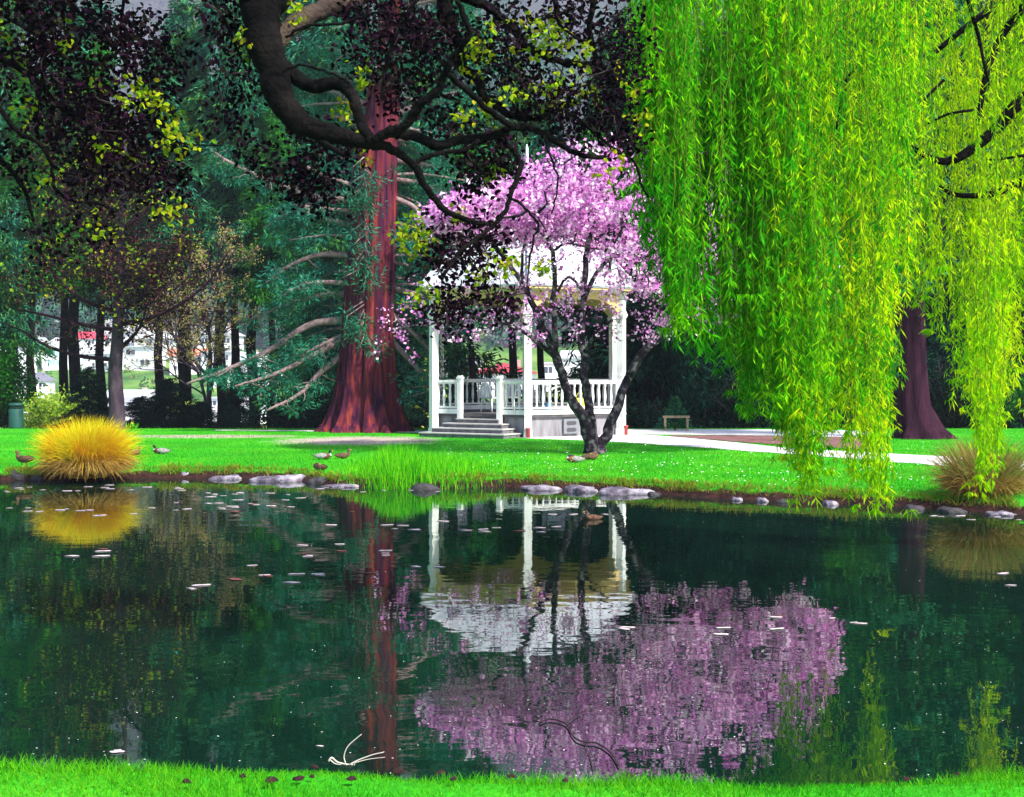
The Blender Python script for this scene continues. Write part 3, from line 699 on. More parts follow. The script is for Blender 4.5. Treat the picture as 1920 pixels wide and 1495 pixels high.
# ------------------------------------------------------------------ giant red-barked tree (sequoia)
SB = P(688, 808, 43.6); SB[2] = GZ
SQ = thing('sequoia', SB, 'giant red barked conifer with fluted flared trunk beside the bandstand', 'tree')
def flared(mb, base, prof, k=56, seed=1, flute=0.12, lean=None):
    """prof: (height, radius, flute depth factor)"""
    rng = np.random.default_rng(seed); ph = rng.random(5) * 6.28
    a = np.arange(k) / k * 2 * np.pi; V = []
    hs = np.concatenate([np.linspace(prof[i][0], prof[i+1][0], 7)[:-1] for i in range(len(prof) - 1)] + [[prof[-1][0]]])
    P_ = np.array(prof)
    for h in hs:
        r = np.interp(h, P_[:, 0], P_[:, 1]); fl = np.interp(h, P_[:, 0], P_[:, 2])
        rr = r * (1 + fl * (np.sin(7 * a + ph[0] + .1 * h) * .5 + np.sin(11 * a + ph[1] - .16 * h) * .4 + np.sin(17 * a + ph[2] + .2 * h) * .3 + np.sin(4 * a + ph[3]) * .3 + np.sin(29 * a + ph[4] + .5 * h) * .16 + np.sin(43 * a - ph[1] + .3 * h) * .12))
        off = (0, 0) if lean is None else (np.interp(h, lean[0], lean[1]), 0)
        V.append(np.c_[base[0] + off[0] + rr * np.cos(a), base[1] + off[1] + rr * np.sin(a), np.full(k, base[2] + h)])
    n = len(hs); i, j = np.meshgrid(np.arange(n - 1), np.arange(k), indexing='ij')
    mb.add(np.vstack(V), [np.stack([i*k+j, i*k+(j+1) % k, (i+1)*k+(j+1) % k, (i+1)*k+j], -1).reshape(-1, 4)], 0, True)
SL = ([0, 3, 8, 12, 24], [0, .03, .28, .7, 1.0])
mb = MB(); flared(mb, SB, k=180, prof=[(-.3, 1.62, .2), (0, 1.42, .2), (.25, 1.2, .19), (.8, 1.02, .15), (1.6, .88, .12), (3, .77, .09), (5, .74, .07), (8, .66, .06), (10, .5, .05), (12.5, .36, .05), (18, .26, .04), (24, .05, .02)], lean=SL); mb.build('trunk', M['bark_red'], SQ)

def tufts(mb, c, r, n, L, W, rng, down=0.2, flat=0.7):
    """needle tufts: n blades round each clump centre, radiating"""
    k = len(c); d = rdir(k * n, rng); rad = np.repeat(np.broadcast_to(r, (k,)), n)
    p = np.repeat(c, n, 0) + d * (rad * rng.random(k * n) ** .5)[:, None] * np.array([1, 1, flat])
    ax = d + rdir(k * n, rng) * .6 + np.array([0, 0, -down])
    cards(mb, p, ax, L * (.6 + .8 * rng.random(k * n)), W, rng=rng)

rng = np.random.default_rng(21)
mbB = MB(); cl = []; rad = []
# branches traced from the photograph: px pairs at the trunk distance, with depth offsets
SBR = [[(665, 375), (600, 372), (520, 345), (440, 310), (400, 285)], [(660, 348), (610, 330), (560, 305)], [(668, 362), (620, 365), (545, 362)], [(670, 398), (610, 392), (560, 385)],
       [(665, 425), (600, 408), (560, 395), (520, 410)], [(660, 480), (600, 478), (540, 500), (500, 530)], [(655, 532), (590, 530), (540, 545)], [(655, 550), (600, 555), (540, 570), (470, 600)],
       [(650, 600), (580, 610), (500, 660), (420, 695), (350, 720)], [(650, 632), (590, 665), (520, 700), (440, 725)], [(655, 625), (600, 648), (560, 670)],
       [(735, 335), (790, 345), (830, 365)], [(740, 372), (780, 392), (800, 430), (805, 470)], [(735, 420), (780, 424), (850, 440)], [(735, 445), (800, 452), (860, 480)], [(730, 490), (765, 500), (775, 530)],
       [(730, 460), (790, 470), (850, 510)], [(735, 590), (790, 640), (830, 690)], [(740, 300), (800, 310), (880, 330)], [(735, 540), (800, 560), (870, 600)],
       [(700, 200), (640, 180), (560, 150), (500, 150)], [(690, 240), (620, 215), (560, 190)], [(740, 215), (800, 190), (860, 170)], [(720, 130), (670, 110), (620, 90)], [(740, 120), (800, 90)], [(730, 260), (800, 262), (880, 250)],
       [(650, 660), (600, 700), (560, 740), (500, 770)], [(735, 640), (790, 700), (810, 740)]]
for pts in SBR:
    dz = rng.uniform(-1.6, 1.6)
    n = len(pts); p = np.array([P(x, y, 43.6 + dz * (i / (n - 1))) for i, (x, y) in enumerate(pts)])
    p = smooth(p, 5); L = np.linalg.norm(np.diff(p, axis=0), axis=1).sum()
    b = MB(); b.tube(p, np.linspace(.105, .03, len(p)) * min(1.25, .6 + L / 7), 8); b.build('limb', M['bark_branch'], SQ)
    for _ in range(int((9 + L * 3.4) * (.8 if pts[-1][1] > 650 and pts[-1][0] < 700 else 1))):
        u = rng.uniform(.5, 1.0) if pts[0][1] < 560 else rng.uniform(.3, 1.0); q = p[int(u * (len(p) - 1))]
        off = rdir(1, rng)[0] * np.array([.9, .9, .45]) * rng.uniform(.25, .9) + np.array([0, 0, -.12])
        e = q + off; mbB.tube([q, (q + e) / 2 + rdir(1, rng)[0] * .06, e], [.022, .016, .008], 4)
        cl.append(e); rad.append(rng.uniform(.16, .42))
# more of the crown around the stem, high and behind
for h in np.linspace(2.2, 22, 90):
    a = rng.uniform(0, 6.28)
    if math.sin(a) < -.35 and h < 11: a = -a
    s = np.array([SB[0] + np.interp(h, *SL), SB[1], SB[2] + h]); Lr = rng.uniform(2.2, 4.6) * (1.1 - h / 30)
    d = np.array([math.cos(a), math.sin(a), .12]); u = np.linspace(0, 1, 6)[:, None]
    p = s + d * Lr * u + np.array([0, 0, -1]) * (u ** 2) * Lr * .3 * rng.uniform(.2, 1.3); p += rng.normal(size=p.shape) * .05
    mbB.tube(p, np.linspace(.07, .02, 6), 5)
    for _ in range(14):
        k = rng.uniform(.3, 1); q = p[0] * (1 - k) + p[-1] * k; q = p[min(5, int(k * 5.99))] + rdir(1, rng)[0] * np.array([.7, .7, .35])
        cl.append(q); rad.append(rng.uniform(.2, .5))
for _ in range(44):    # sprays hanging in front of the stem
    h = rng.choice([3.2, 5.2, 5.6, 6.4, 2.9, 7.2, 4.4]) + rng.normal() * .4
    e = np.array([SB[0] + rng.uniform(-.6, .5), SB[1] - rng.uniform(.9, 1.5), SB[2] + h]); mbB.tube([np.array([SB[0], SB[1] - .6, SB[2] + h + .4]), e], [.03, .01], 4); cl.append(e); rad.append(rng.uniform(.2, .42))
mb = MB(); tufts(mb, np.array(cl), np.array(rad), 54, .17, .036, rng, .25); mbB.merge(mb, 1).build('crown', [M['bark_branch'], M['lf_seq']], SQ)

# ------------------------------------------------------------------ conifers beyond the lawn
def conifer(name, seed, H, spread, mat, droop, clear, base, label, nb=95, per=22, Lc=.34, Wc=.07, group='conifers beyond the lawn'):
    rng = np.random.default_rng(seed); t = thing(name, base, label, 'tree', group); base = np.array(base, float)
    mb = MB(); zz = np.linspace(0, H, 9); mb.tube(np.c_[base[0] + .1 * np.sin(zz), base[1] + 0 * zz, base[2] + zz], np.linspace(H * .013, .02, 9), 9)
    fol = MB()
    for i in range(nb):
        h = H * (clear + (1 - clear) * (i / nb) ** .9); a = rng.uniform(0, 6.28)
        L = spread * (1 - (h / H)) ** .75 * rng.uniform(.55, 1.15) + .25
        u = np.linspace(0, 1, 7)[:, None]; d = np.array([math.cos(a), math.sin(a), rng.uniform(-.05, .3)])
        p = base + np.array([0, 0, h]) + d * L * u + np.array([0, 0, -1]) * L * droop * u ** 2 + rng.normal(size=(7, 3)) * .04 * L * u
        mb.tube(p, np.linspace(.012 + .01 * L, .006, 7), 4)
        n = int(per * L); k = rng.uniform(.12, 1, n); q = np.stack([np.interp(k, u[:, 0], p[:, c]) for c in range(3)], -1)
        side = np.array([-d[1], d[0], 0]); q = q + side * (rng.normal(size=n) * .22 * L * (1.1 - k))[:, None] + rng.normal(size=(n, 3)) * .1
        m_ = 7; qq = np.repeat(q, m_, 0) + rng.normal(size=(n * m_, 3)) * .13
        ax = d * .7 + rdir(n * m_, rng) * .8 + np.array([0, 0, -.5 - droop * .6])
        cards(fol, qq, ax, Lc * (.6 + .8 * rng.random(n * m_)), Wc, rng=rng)
    mb.build('trunk', M['bark_dark'], t); fol.build('crown', M[mat], t)
    return t
def mid(px, d):
    x = (px - CX) / F * d; return np.array([x, d, float(hz(np.array([x]), np.array([d]))[0]) if d > 47 else GZ])
con = {}
con['teal'] = conifer('conifer', 1, 14, 3.4, 'lf_teal', .5, .08, mid(625, 57), 'teal conifer standing behind the giant red trunk on its left')
con['teal2'] = conifer('conifer', 2, 18, 3.6, 'lf_teal', .3, .42, mid(345, 76), 'tall teal conifer showing between the plum tree and the thick dark limb')
con['dark'] = conifer('conifer', 3, 11, 3.0, 'lf_dark', .75, .03, mid(618, 51), 'dark drooping conifer left of the giant red trunk')
con['dark2'] = conifer('conifer', 4, 13, 3.2, 'lf_dark', .5, .02, mid(1235, 49), 'blackish conifer just right of the bandstand')
con['open'] = conifer('conifer', 6, 14, 3.2, 'lf_teal', .5, .42, mid(1015, 57), 'teal conifer behind the middle post of the bandstand')
con['green'] = conifer('conifer', 5, 12, 2.8, 'lf_green', .45, .46, mid(885, 54), 'green conifer seen through the left arch of the bandstand')
con['high'] = conifer('conifer', 7, 19, 3.4, 'lf_teal', .45, .42, mid(300, 64), 'tall clear stemmed conifer behind the plum tree right side', nb=80)
con['high2'] = conifer('conifer', 8, 17, 3.0, 'lf_green', .35, .45, mid(60, 62), 'tall clear stemmed green conifer above the white houses', nb=70)
con['dark'].scale = (.62,) * 3; con['teal2'].scale = (1.4,) * 3
for kind, px, d, s, rz, lab in [
    ('high', 415, 70, 1.3, .3, 'teal conifer right of the plum tree crown top'), ('high', 545, 72, 1.45, 3.3, 'teal conifer just left of the thick dark limb bend'), ('high', -30, 74, 1.2, 5.1, 'clear stemmed teal conifer cut off by the left picture edge'), ('teal2', 620, 70, 1.5, 1.2, 'teal conifer touching the giant red trunk left side'), ('teal2', 850, 72, 1.5, .2, 'teal conifer above the bandstand roof left end'),
    ('dark2', 1490, 66, 1.9, .9, 'tall blackish conifer far behind the willow left half'), ('green', 1600, 76, 2.1, 2.9, 'tall green conifer far behind the willow middle'), ('dark2', 1700, 70, 2.0, 4.9, 'tall blackish conifer directly behind the flared violet trunk'), ('green', 1800, 74, 2.1, 1.9, 'tall green conifer far behind the willow right half'), ('dark2', 1900, 68, 1.9, 3.9, 'tall blackish conifer behind the willow right end'), ('dark2', 1990, 66, 2.0, .3, 'tall blackish conifer cut off by the right picture edge'), ('dark2', 1390, 70, 1.8, 1.4, 'tall blackish conifer right of the blossom tree crown'), ('dark2', 1260, 72, 1.9, 2.4, 'tall blackish conifer behind the blossom tree crown'),
    ('high', 140, 70, 1.4, 1.0, 'tall teal conifer behind the plum tree left side'), ('high', 440, 66, 1.05, 2.2, 'tall clear stemmed conifer left of the budding tree top'), ('high2', 190, 66, 1.15, .7, 'green clear stemmed conifer directly behind the plum tree trunk'),
    ('high2', 510, 64, .95, 2.9, 'green clear stemmed conifer behind the giant tree left branches'), ('high', 20, 72, 1.45, 4.0, 'teal clear stemmed conifer at the left picture edge'), ('high2', 350, 72, 1.3, 5.0, 'most distant green conifer right of the plum tree'), ('high', 580, 70, 1.2, 5.5, 'distant teal conifer below the thick dark limb'),
    ('teal', 800, 60, 1.25, 1.0, 'tall teal conifer between red trunk and bandstand roof'),
    ('high', 700, 82, 1.35, 2.0, 'far tall teal conifer rising right behind the giant red trunk'),
    ('green', 1110, 52, .95, .4, 'green conifer seen through the right arch of the bandstand'),
    ('high', 960, 78, 1.2, 4.0, 'tall distant conifer above the bandstand roof'),
    ('high', 1140, 66, 1.05, 3.2, 'tall conifer above the blossom tree top'),
    ('dark2', 1325, 52, 1.0, 1.2, 'blackish conifer behind the staked sapling'),
    ('dark', 1420, 55, 1.35, .6, 'blackish drooping conifer behind the willow curtain left end'),
    ('dark2', 1180, 55, 1.3, 2.6, 'tall blackish conifer behind the right bandstand post'),
    ('green', 1560, 58, 1.1, 2.0, 'green conifer behind the middle of the willow curtain'),
    ('teal', 1640, 64, 1.2, 2.0, 'teal conifer left of the flared violet trunk'),
    ('dark2', 1780, 50, .9, 2.2, 'blackish conifer right of the flared violet trunk'),
    ('green', 1850, 56, 1.0, 3.0, 'green conifer behind the brown sedge clump'),
    ('dark', 1960, 52, 1.2, 3.4, 'dark conifer at the right end behind the sedge'),
    ('teal2', 1480, 80, 1.3, 1.0, 'distant tall conifer behind the willow'),
    ('dark', 320, 50, (.6, .6, .2), 1.4, 'low dark conifer just right of the plum tree trunk'),
    ('dark', 268, 51, (.5, .42, .15), .3, 'low spreading dark conifer touching the plum tree trunk'), ('dark', 372, 50.6, (.55, .5, .13), 4.3, 'lowest dark conifer right of the plum tree'),
    ('dark', 448, 52, (.34, .34, .26), 2.4, 'small dark conifer above the lakeside shed'),
    ('dark2', 165, 49.5, (.42, .42, .2), .5, 'low dark conifer behind the golden tussock'),
    ('open', 8, 58, .75, .5, 'teal conifer above the bin'),
    ('high', 120, 78, 1.25, 1.5, 'distant conifer behind the plum tree left side'),
    ('high', 475, 76, 1.4, .5, 'distant tall conifer left of the thick dark limb'),
    ('dark', 600, 49, .2, .5, 'low dark conifer touching the giant red trunk left foot'),
    ('dark2', 770, 50, .34, .9, 'low dark conifer in the gap between red trunk and bandstand'),
    ('dark', 1125, 50, .4, 2.9, 'dark low conifer behind the bandstand railing right half')]:
    dup(con[kind], mid(px, d), rz, s, lab)

# second big trunk on the right
VB = G(1712, 822); V2 = thing('redwood', VB, 'violet brown trunk with wide root flare behind the hanging willow', 'tree')
mb = MB(); flared(mb, VB, [(-.3, .95, .22), (0, .78, .22), (.3, .58, .16), (.9, .42, .1), (2, .36, .07), (6, .32, .05), (12, .2, .05), (16, .05, .02)], 36, 9, lean=([0, 1, 16], [.22, 0, -.2])); mb.build('trunk', M['bark_violet'], V2)
rng = np.random.default_rng(33); mb = MB(); cl = []; rad = []
for h in np.linspace(4.5, 15.5, 44):
    a = rng.uniform(0, 6.28); L = rng.uniform(1.8, 3.8) * (1.15 - h / 18); d = np.array([math.cos(a), math.sin(a), .15]); u = np.linspace(0, 1, 5)[:, None]
    p = VB + np.array([-.1, 0, h]) + d * L * u - np.array([0, 0, 1]) * L * .35 * u ** 2; mb.tube(p, np.linspace(.06, .015, 5), 5)
    for k in range(10): cl.append(p[rng.integers(1, 5)] + rdir(1, rng)[0] * .6); rad.append(rng.uniform(.25, .5))
mb.build('limbs', M['bark_violet'], V2)
mb = MB(); tufts(mb, np.array(cl), np.array(rad), 34, .26, .06, rng, .3); mb.build('foliage', M['lf_teal'], V2)

# ------------------------------------------------------------------ shrubs
def shrub(name, base, r, h, mat, label, seed, n=2600, L=.16, W=.08, group=None, cat='shrub'):
    rng = np.random.default_rng(seed); base = np.array(base, float); t = thing(name, base, label, cat, group)
    mb = MB(); k = 60; a = rng.uniform(0, 6.28, k); rr = r * np.sqrt(rng.random(k)); hh = h * (.35 + .65 * np.sqrt(np.clip(1 - (rr / r) ** 2, 0, 1))) * rng.uniform(.7, 1.0, k)
    tips = np.c_[base[0] + rr * np.cos(a), base[1] + rr * np.sin(a), base[2] + hh]
    for q in tips:
        s = base + np.array([(q[0] - base[0]) * .15, (q[1] - base[1]) * .15, 0]); mb.tube([s, s * .5 + q * .5 + rdir(1, rng)[0] * .1, q], [.03, .018, .006], 4)
    mb.build('stems', M['twig'], t)
    mb = MB(); c = tips[rng.integers(0, k, n)]; u = rng.random(n)[:, None] ** .6; s = base + (c - base) * (.15 + .85 * u) + rng.normal(size=(n, 3)) * r * .14
    s[:, 2] = np.maximum(s[:, 2], base[2] + .03)
    cards(mb, s, rdir(n, rng) + [0, 0, .2], L * (.6 + .8 * rng.random(n)), W, rng=rng); mb.build('foliage', M[mat], t)
    return t
shrub('bush', mid(-4, 46.5), 1.3, 3.0, 'lf_green', 'tall leafy green bush beside the bin', 3, 5000)
shrub('bush', mid(102, 52), 1.4, 2.0, 'lf_lime', 'bright lime green bush below the white houses', 4, 4200, .14)
shrub('bush', mid(150, 60), 1.2, 2.0, 'lf_lime', 'paler lime bush further back by the plum tree', 8, 2400, .14)
shrub('bush', mid(345, 58), 1.0, 2.2, 'lf_lime', 'yellow green bush under the dark conifer branches', 5, 1800)
shrub('bush', mid(790, 52), .9, 3.4, 'lf_lime', 'yellowish bush between red trunk and bandstand', 6, 1500)
for k, (px, d, r_, h_, mt, lb) in enumerate([(1310, 48, 1.4, 1.8, 'lf_dark', 'dark low bush behind the staked sapling'), (1400, 47, 1.5, 2.0, 'lf_dark', 'dark bush under the willow left end'), (1500, 48, 1.6, 2.4, 'lf_green', 'deep green bush beyond the soil bed'),
        (1600, 47.5, 1.5, 2.2, 'lf_dark', 'dark bush left of the flared violet trunk'), (1790, 46.5, 1.6, 2.6, 'lf_dark', 'dark bush right of the flared violet trunk'), (1880, 46.5, 1.6, 2.4, 'lf_green', 'green bush behind the brown sedge'),
        (560, 48, 1.6, 1.5, 'lf_dark', 'low dark bush left of the giant trunk'), (1205, 47.5, 1.2, 1.6, 'lf_dark', 'low dark bush right of the bandstand')]):
    shrub('bush', mid(px, d), r_, h_, mt, lb, 40 + k, 2800, .15, .08)

# staked sapling with wooden frame
sb = G(1268, 808.5); sap = thing('sapling', sb + [0, .35, 0], 'small bright green conifer sapling behind a low wooden rail', 'sapling')
mb = MB(); mb.tube([sb + [0, .35, 0], sb + [0.02, .35, 1.0]], [.03, .008], 6); mb.build('trunk', M['bark_violet'], sap)
rng = np.random.default_rng(7); hh = rng.random(1500) ** 1.3; a = rng.random(1500) * 6.28; rr = .55 * (1.02 - hh) * np.sqrt(rng.random(1500))
mb = MB(); cards(mb, np.c_[sb[0] + rr * np.cos(a), sb[1] + .35 + rr * np.sin(a), sb[2] + .08 + hh * .95], np.c_[np.cos(a), np.sin(a), np.full(1500, .1)] + rdir(1500, rng) * .6, .13, .03, rng=rng); mb.build('foliage', M['lf_teal'], sap)
fr = thing('wooden_rail', sb, 'low wooden rail on two posts in front of the sapling', 'rail')
for s in (-.34, .34):
    mb = MB(); mb.box((sb[0] + s, sb[1], sb[2] + .19), (.07, .07, .42)); mb.build('post', M['wood'], fr)
mb = MB(); mb.box((sb[0], sb[1] - .003, sb[2] + .435), (.82, .085, .07)); mb.build('rail', M['wood'], fr)

# litter bin
bb = G(30, 803); BN = thing('litter_bin', bb, 'teal green cylindrical litter bin standing by the leafy bush', 'litter bin')
mb = MB(); mb.lathe([(0, -.03), (.2, -.03), (.215, 0), (.225, .05), (.225, .6), (.215, .62)], bb, 20); mb.build('body', M['bin'], BN)
mb = MB(); mb.lathe([(.19, .62), (.19, .71)], bb, 20); mb.build('opening', M['bin_dark'], BN)
mb = MB(); mb.lathe([(.215, .715), (.235, .72), (.235, .77), (.2, .8), (0, .81)], bb, 20); mb.build('lid', M['bin'], BN)
for a in (0, 2.09, 4.19):
    mb = MB(); mb.tube([bb + [.2 * math.cos(a), .2 * math.sin(a), .6], bb + [.2 * math.cos(a), .2 * math.sin(a), .73]], .018, 6); mb.build('strut', M['bin_dark'], BN)

# yellow flower
fb = G(248, 806); fl = thing('daffodil', fb, 'single yellow flower right of the golden tussock top', 'flower')
mb = MB(); mb.tube([fb, fb + [.01, 0, .22]], .008, 5); cards(mb, np.repeat(fb[None], 22, 0) + R.normal(size=(22, 3)) * [.12, .1, 0], np.c_[R.normal(size=(22, 2)) * .35, np.ones(22)], .26, .03); mb.build('stem', M['reed'], fl)
mb = MB(); cards(mb, np.repeat((fb + [.01, -.01, .23])[None], 8, 0), rdir(8) * [1, .4, 1], .07, .05); mb.build('bloom', M['flower'], fl)

# ------------------------------------------------------------------ blossom tree
D0 = 32.5
CB = G(1112, 851); CB = np.array([CB[0], CB[1], GZ]); DC = CB[1]
CT = thing('blossom_tree', CB, 'pink blossom tree with dark forked trunk in front of the bandstand', 'tree')
stems = [([(1108, 856), (1108, 835), (1100, 800), (1082, 765), (1062, 735), (1050, 690), (1030, 640), (1008, 590), (985, 540), (958, 500), (925, 455)], .27, .05, 0.0, -.4),
         ([(1116, 850), (1112, 815), (1104, 760), (1096, 690), (1090, 640), (1091, 590), (1097, 530), (1100, 470), (1110, 430)], .2, .06, .1, .6),
         ([(1054, 705), (1044, 660), (1040, 610), (1038, 560), (1040, 500), (1030, 450)], .12, .05, -.1, -.9),
         ([(1120, 856), (1126, 838), (1146, 790), (1172, 725), (1200, 672), (1232, 632), (1262, 610), (1320, 545), (1380, 470)], .22, .06, 0, 1.0),
         ([(1180, 705), (1212, 655), (1258, 622), (1330, 580), (1430, 520), (1500, 480)], .13, .05, 0, -.9),
         ([(1044, 672), (1000, 636), (968, 614), (930, 602), (870, 596), (800, 610), (722, 618)], .085, .02, 0, -1.2),
         ([(1098, 660), (1108, 640), (1124, 624), (1150, 600)], .075, .03, 0, -.5),
         ([(1095, 560), (1120, 510), (1150, 480), (1180, 450)], .08, .04, 0, .7),
         ([(1038, 560), (1065, 520), (1090, 545)], .04, .03, -.2, -.3),
         ([(985, 540), (978, 500), (985, 450)], .06, .03, -.2, -.6)]
wood = []
for k, (pts, r0, r1, o0, o1) in enumerate(stems):
    n = len(pts); p = np.array([P(x, y, DC + o0 + (o1 - o0) * (i / (n - 1))) for i, (x, y) in enumerate(pts)])
    p = smooth(p, 4); rngs = np.random.default_rng(k); p[3:] += rngs.normal(size=p[3:].shape) * .018
    r0 *= .86; rr = r0 + (r1 - r0) * np.linspace(0, 1, len(p)) ** .42
    b = MB(); b.tube(p, rr, 10); b.build('trunk' if k == 0 else 'stem', M['bark_cherry'], CT); wood.append(p)
rng = np.random.default_rng(77)
TX = [790, 850, 900, 960, 1000, 1060, 1130, 1200, 1300, 1400, 1480, 1540, 1565]; TY = [405, 372, 352, 330, 303, 288, 272, 280, 285, 305, 350, 450, 560]
LX = [790, 880, 960, 1050, 1120, 1200, 1260, 1400, 1500, 1565]; LY = [428, 446, 440, 440, 470, 560, 610, 600, 610, 590]
def crown_pts(n, rng, lo=True):
    x = rng.uniform(800, 1560, n); f = rng.random(n) ** .8; y = np.interp(x, TX, TY) * (1 - f) + np.interp(x, LX, LY) * f
    e = np.sqrt(np.clip(1 - ((x - 1180) / 400) ** 2, 0.05, 1)) * 2.6
    d = DC + rng.uniform(-1, 1, n) * e
    return np.stack([(x - CX) / F * DC, d, CH - (y - HY) / F * DC], -1)
S = np.vstack([w[len(w) // 3:] for w in wood])
t1 = crown_pts(70, rng); t1 = t1[np.argsort(((t1 - P(1100, 560, DC)) ** 2).sum(1))]
mbT = MB(); S = attach(mbT, S, t1, .035, .014, 5, rng, .12)
t2 = crown_pts(640, rng); t2 = t2[np.argsort(((t2 - P(1100, 520, DC)) ** 2).sum(1))]
S = attach(mbT, S, t2, .013, .004, 3, rng, .12)
ns = 300; xs_ = rng.uniform(830, 1250, ns); ys_ = rng.uniform(425, 640, ns)
t3 = np.stack([(xs_ - CX) / F * DC, DC + rng.uniform(-1.8, 1.8, ns), CH - (ys_ - HY) / F * DC], -1)
ex = np.array([P(px + rng.normal() * 22, py + rng.normal() * 20, DC + rng.uniform(-1.6, -.8)) for px, py in [(725, 612), (745, 600), (760, 620), (735, 640), (770, 585), (790, 560), (850, 570), (870, 520), (830, 545), (940, 580), (1000, 600), (1010, 620), (1120, 600), (1135, 585), (1150, 560)] for _ in range(3)])
t3 = np.vstack([t3, ex]); S = attach(mbT, S, t3, .011, .004, 3, rng, .14)
def flowers(mb, c, n, r, size, rng):
    k = len(c); p = np.repeat(c, n, 0) + rng.normal(size=(k * n, 3)) * r
    a = rdir(k * n, rng); L = size * (.6 + .8 * rng.random(k * n))
    cards(mb, p - a * L[:, None] / 2, a, L, L * .9, rng=rng, mid=.5)
mb = MB(); flowers(mb, np.vstack([t2, t1]), 46, .12, .085, rng); flowers(mb, t3, 8, .08, .07, rng)
flowers(mb, S[rng.integers(0, len(S), 1500)], 3, .05, .065, rng); mbT.merge(mb, 1).build('crown', [M['twig'], M['petal']], CT)

# ------------------------------------------------------------------ dark plum tree behind the tussock
PB = P(219, 800, 45.0); PB[2] = GZ - .02
PT = thing('plum_tree', PB, 'dark purple leaved tree with straight grey trunk behind the golden tussock', 'tree')
tr = smooth(np.array([P(220, 812, 45), P(219, 760, 45), P(216, 700, 45), P(220, 640, 45), P(222, 580, 45), P(226, 500, 45), P(228, 400, 45), P(232, 300, 45), P(235, 200, 45)]), 4)
mb = MB(); mb.tube(tr, np.linspace(.27, .06, len(tr)) * np.r_[1.3, 1.12, np.ones(len(tr) - 2)], 12); mb.build('trunk', M['bark_grey'], PT)
rng = np.random.default_rng(55); samp = [tr[6:]]
for k, pts in enumerate([[(214, 675), (150, 668), (90, 650), (40, 620), (-10, 600)], [(224, 655), (250, 630), (268, 600), (280, 540)], [(222, 610), (300, 590), (380, 540), (430, 470)], [(220, 585), (150, 560), (90, 500), (60, 430)], [(226, 540), (290, 500), (350, 420)],
                     [(226, 500), (160, 440), (120, 350)], [(228, 430), (300, 370), (340, 300)], [(230, 360), (170, 300), (140, 230)], [(232, 300), (280, 240), (300, 180)], [(222, 620), (160, 610), (80, 590), (30, 580)]]):
    dz = rng.uniform(-2.2, 2.2); n = len(pts)
    p = smooth(np.array([P(x, y, 45 + dz * i / (n - 1)) for i, (x, y) in enumerate(pts)]), 4); b = MB(); b.tube(p, np.linspace(.075, .02, len(p)), 7); b.build('limb', M['bark_violet'], PT); samp.append(p[2:])
def ell(n, px, py, rx, ry, d, rd, rng):
    v = rdir(n, rng) * (rng.random(n) ** (1 / 3))[:, None]
    return np.stack([(px + v[:, 0] * rx - CX) / F * d, d + v[:, 1] * rd, CH - (py + v[:, 2] * ry - HY) / F * d], -1)
tg = np.vstack([ell(170, 230, 420, 140, 150, 45, 2.4, rng), ell(110, 270, 500, 100, 80, 45, 2, rng), ell(80, 170, 300, 130, 120, 45, 2.2, rng), ell(40, 250, 580, 90, 40, 45, 1.6, rng), ell(40, 90, 520, 80, 60, 45, 1.6, rng)])
tg = tg[np.argsort(((tg - P(225, 560, 45)) ** 2).sum(1))]
mb = MB(); S = attach(mb, np.vstack(samp), tg, .02, .005, 4, rng, .12)
bt = np.vstack([ell(60, 160, 620, 120, 40, 45, 1.8, rng), ell(70, 330, 560, 110, 70, 45, 1.8, rng)]); attach(mb, S, bt, .014, .004, 3, rng, .15); mbT = mb
def leafclump(mb, c, n, r, L, W, rng):
    k = len(c); p = np.repeat(c, n, 0) + rng.normal(size=(k * n, 3)) * r; leaves6(mb, p, rdir(k * n, rng) + [0, 0, -.3], L * (.6 + .7 * rng.random(k * n)), W, rng=rng)
mb = MB(); leafclump(mb, tg[::2], 44, .22, .12, .07, rng); leafclump(mb, tg[1::2], 16, .28, .11, .06, rng); leafclump(mb, bt, 8, .2, .11, .06, rng); mbT.merge(mb, 1).build('crown', [M['twig'], M['lf_plum']], PT)
mb = MB(); leafclump(mb, tg[rng.integers(0, len(tg), 120)] + [0, -.25, .1], 7, .22, .13, .09, rng); mb.build('young_leaves', M['lf_young'], PT)

# budding pale tree
BB = mid(395, 62); BT = thing('budding_tree', BB, 'pale leafless tree with yellow pink buds left of the giant red trunk', 'tree')
rng = np.random.default_rng(66); mb = MB(); tips = []
def grow(p, d, L, r, dep):
    n = 5; pts = [p]
    for i in range(n):
        d = unit(d + rng.normal(size=3) * .1 + np.array([0, 0, .04])); p = p + d * L / n; pts.append(p)
    mb.tube(pts, np.linspace(r, r * .6, n + 1), 4 if dep < 2 else 6)
    if dep == 0 or L < .3: tips.append(np.array(pts[1:])); return
    for _ in range(3 if dep < 4 else 4):
        u = rng.integers(2, n + 1); q = unit(d + rdir(1, rng)[0] * .75); grow(np.array(pts[u]), q, L * rng.uniform(.55, .8), r * .55, dep - 1)
    tips.append(np.array(pts[2:]))
grow(np.array(BB, float), np.array([0, 0, 1.0]), 4.4, .16, 6)
mb.build('trunk', M['bark_grey'], BT); tp = np.vstack(tips); tp = tp[tp[:, 2] > BB[2] + 3.5]
mb = MB(); leafclump(mb, tp[rng.integers(0, len(tp), 3600)], 2, .06, .12, .05, rng); mb.build('buds', M['lf_bud'], BT)

